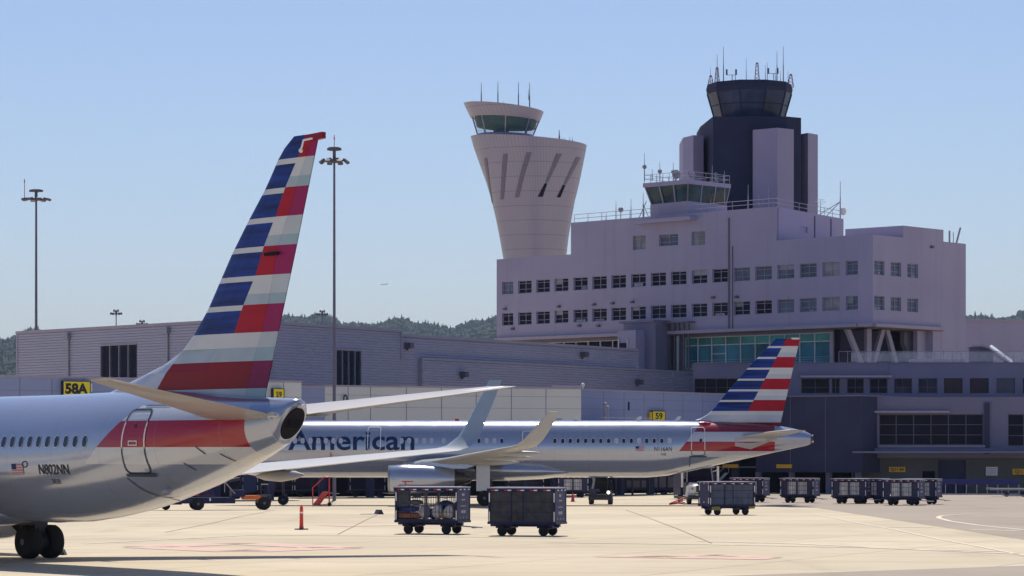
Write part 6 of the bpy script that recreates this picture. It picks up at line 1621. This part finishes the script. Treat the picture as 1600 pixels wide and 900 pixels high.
# ------------------------------------------------------------ service truck facing the viewer
tk = thing('service_truck', 'white bonneted service truck facing the viewer, parked under the far tail', 'truck', G(1090, 787.5), R(6))
mb = MB(); mb.prism([Vector((-1.0, -2.6, .85)), Vector((1.0, -2.6, .85)), Vector((1.05, -1.0, .85)), Vector((-1.05, -1.0, .85))], (0, 0, .55)); 
mb.frus([Vector((-.8, -2.55, 1.4)), Vector((.8, -2.55, 1.4)), Vector((1.0, -1.0, 1.4)), Vector((-1.0, -1.0, 1.4))], [Vector((-.6, -2.3, 1.5)), Vector((.6, -2.3, 1.5)), Vector((.8, -1.0, 1.68)), Vector((-.8, -1.0, 1.68))]); mb.build('hood', M['white'], tk)
for s in (-1, 1): mb = MB(); mb.frus([Vector((s * .6, -2.5, .6)), Vector((s * 1.2, -2.5, .6)), Vector((s * 1.2, -1.3, .6)), Vector((s * .6, -1.3, .6))], [Vector((s * .65, -2.3, 1.5)), Vector((s * 1.1, -2.3, 1.4)), Vector((s * 1.1, -1.4, 1.4)), Vector((s * .65, -1.4, 1.5))]); mb.build('fender', M['white'], tk)
mb = MB(); mb.box(-1.05, 1.05, -1.0, .6, .8, 1.68); mb.box(-1.05, 1.05, -.6, .6, 1.95, 2.75); mb.build('cab', M['dark'], tk)
mb = MB(); mb.frus([Vector((-.98, -1.02, 1.69)), Vector((.98, -1.02, 1.69)), Vector((.98, -.6, 1.69)), Vector((-.98, -.6, 1.69))], [Vector((-.9, -.7, 2.68)), Vector((.9, -.7, 2.68)), Vector((.9, -.6, 2.68)), Vector((-.9, -.6, 2.68))]); mb.build('windscreen', M['glass_dark'], tk)
mb = MB(); mb.tube((-1.0, -1.04, 1.69), (-.93, -.72, 2.72), .05); mb.tube((1.0, -1.04, 1.69), (.93, -.72, 2.72), .05); build_each(mb, 'windscreen_pillar', M['frame_grey'], tk)
mb = MB(); mb.box(-1.15, 1.15, -.9, .8, 2.75, 2.9); mb.build('cab_roof', M['frame_grey'], tk)
mb = MB(); mb.box(-.55, .55, -2.66, -2.6, .95, 1.45); mb.build('grille', M['dark'], tk)
mb = MB(); mb.box(-1.2, 1.2, -2.85, -2.62, .45, .72); mb.box(-1.2, 1.2, -2.4, 4, .4, .6); mb.build('bumper', M['dark'], tk)
mb = MB(); mb.box(-.6, .6, -2.69, -2.66, .86, .92); mb.build('grille_trim', M['white'], tk)
for s in (-1, 1):
    mb = MB(); mb.tube((s * 1.38, -1.1, 1.3), (s * 1.38, -1.1, 2.9), .09); mb.tube((s * 1.0, -1.0, 2.5), (s * 1.38, -1.1, 2.6), .03); mb.build('mirror_post', M['offwhite'], tk)
    mb = MB(); mb.ball((s * .85, -2.55, 1.2), .12); mb.build('headlight', M['steel'], tk)
    for y in (-1.9, 2.2): mb = MB(); wheel(mb, (s * .98, y, .45), .45, .3, (1, 0, 0)); mb.build('wheel', [M['black'], M['dark']], tk, smooth=40)
mb = MB(); mb.box(-1.2, 1.2, .8, 4.2, .7, 2.5); mb.build('rear_body', M['navy'], tk)
tb = thing('tow_bar', 'folded red and white tow bar lying beside the service truck', 'tow bar', G(1058, 789), R(5))
mb = MB(); mb.tube((-.6, 0, .1), (.6, 0, .55), .05); mb.tube((-.6, 0, .05), (.6, 0, .2), .05); mb.tube((-.4, 0, .1), (.6, 0, .38), .03); mb.build('bar', M['red'], tb)
# equipment under the walkway
for u, v, w_, h_, col, lb in ((780, 772, 3.2, 1.9, 'navy', 'navy ground unit parked in shade behind the far main gear'), (860, 771.5, 2.0, 2.0, 'navy', 'blue box shaped unit behind the engine side carts'), (987, 770.5, 4.6, 1.6, 'podium_dark', 'row of dim equipment cases under the walkway right of the tug'), (1033, 770.5, 2.6, 2.0, 'navy', 'navy equipment cabinet left of the service truck'), (660, 772, 3.5, 1.8, 'dark', 'dark ground unit in shade behind the engine')):
    p = G(u, v); r = thing('ground_unit', lb, 'equipment', p, R(3), 'ground equipment under the walkway')
    mb = MB(); mb.box(-w_ / 2, w_ / 2, -.6, .6, .3, h_); mb.build('housing', M[col], r)
    mb = MB(); mb.box(-w_ / 2 - .02, w_ / 2 + .02, -.64, .64, h_, h_ + .08)
    for k in range(3): mb.box(-w_ / 2 + .2 + k * w_ / 3, -w_ / 2 + w_ / 3 * (k + 1), -.63, -.6, .6, h_ - .3)
    mb.build('cover_panel', M['frame_dim'], r)
    for x in (-w_ / 2 + .4, w_ / 2 - .4): mb = MB(); wheel(mb, (x, -.5, .2), .2, .14); wheel(mb, (x, .5, .2), .2, .14); mb.build('wheel', [M['black'], M['dark']], r)
fs = thing('access_stair', 'dim metal stair leaning up to the walkway behind the parked carts', 'stairs', G(1120, 771))
mb = MB(); mb.prism([Vector((-1.2, 0, 0)), Vector((-.9, 0, 0)), Vector((1.2, 0, 2.1)), Vector((.9, 0, 2.1))], (0, .1, 0)); mb.prism([Vector((-1.2, 1, 0)), Vector((-.9, 1, 0)), Vector((1.2, 1, 2.1)), Vector((.9, 1, 2.1))], (0, .1, 0))
for k in range(8): mb.box(-1.0 + k * .26, -.75 + k * .26, 0, 1.1, .2 + k * .25, .23 + k * .25)
mb.build('stair_flight', M['steel'], fs)
mb = MB(); mb.tube((-1.2, 0, .9), (1.2, 0, 3.0), .03); mb.tube((-1.2, 0, 0), (-1.2, 0, .9), .03); mb.tube((1.2, 0, 2.1), (1.2, 0, 3.0), .03); mb.build('handrail', M['steel'], fs)
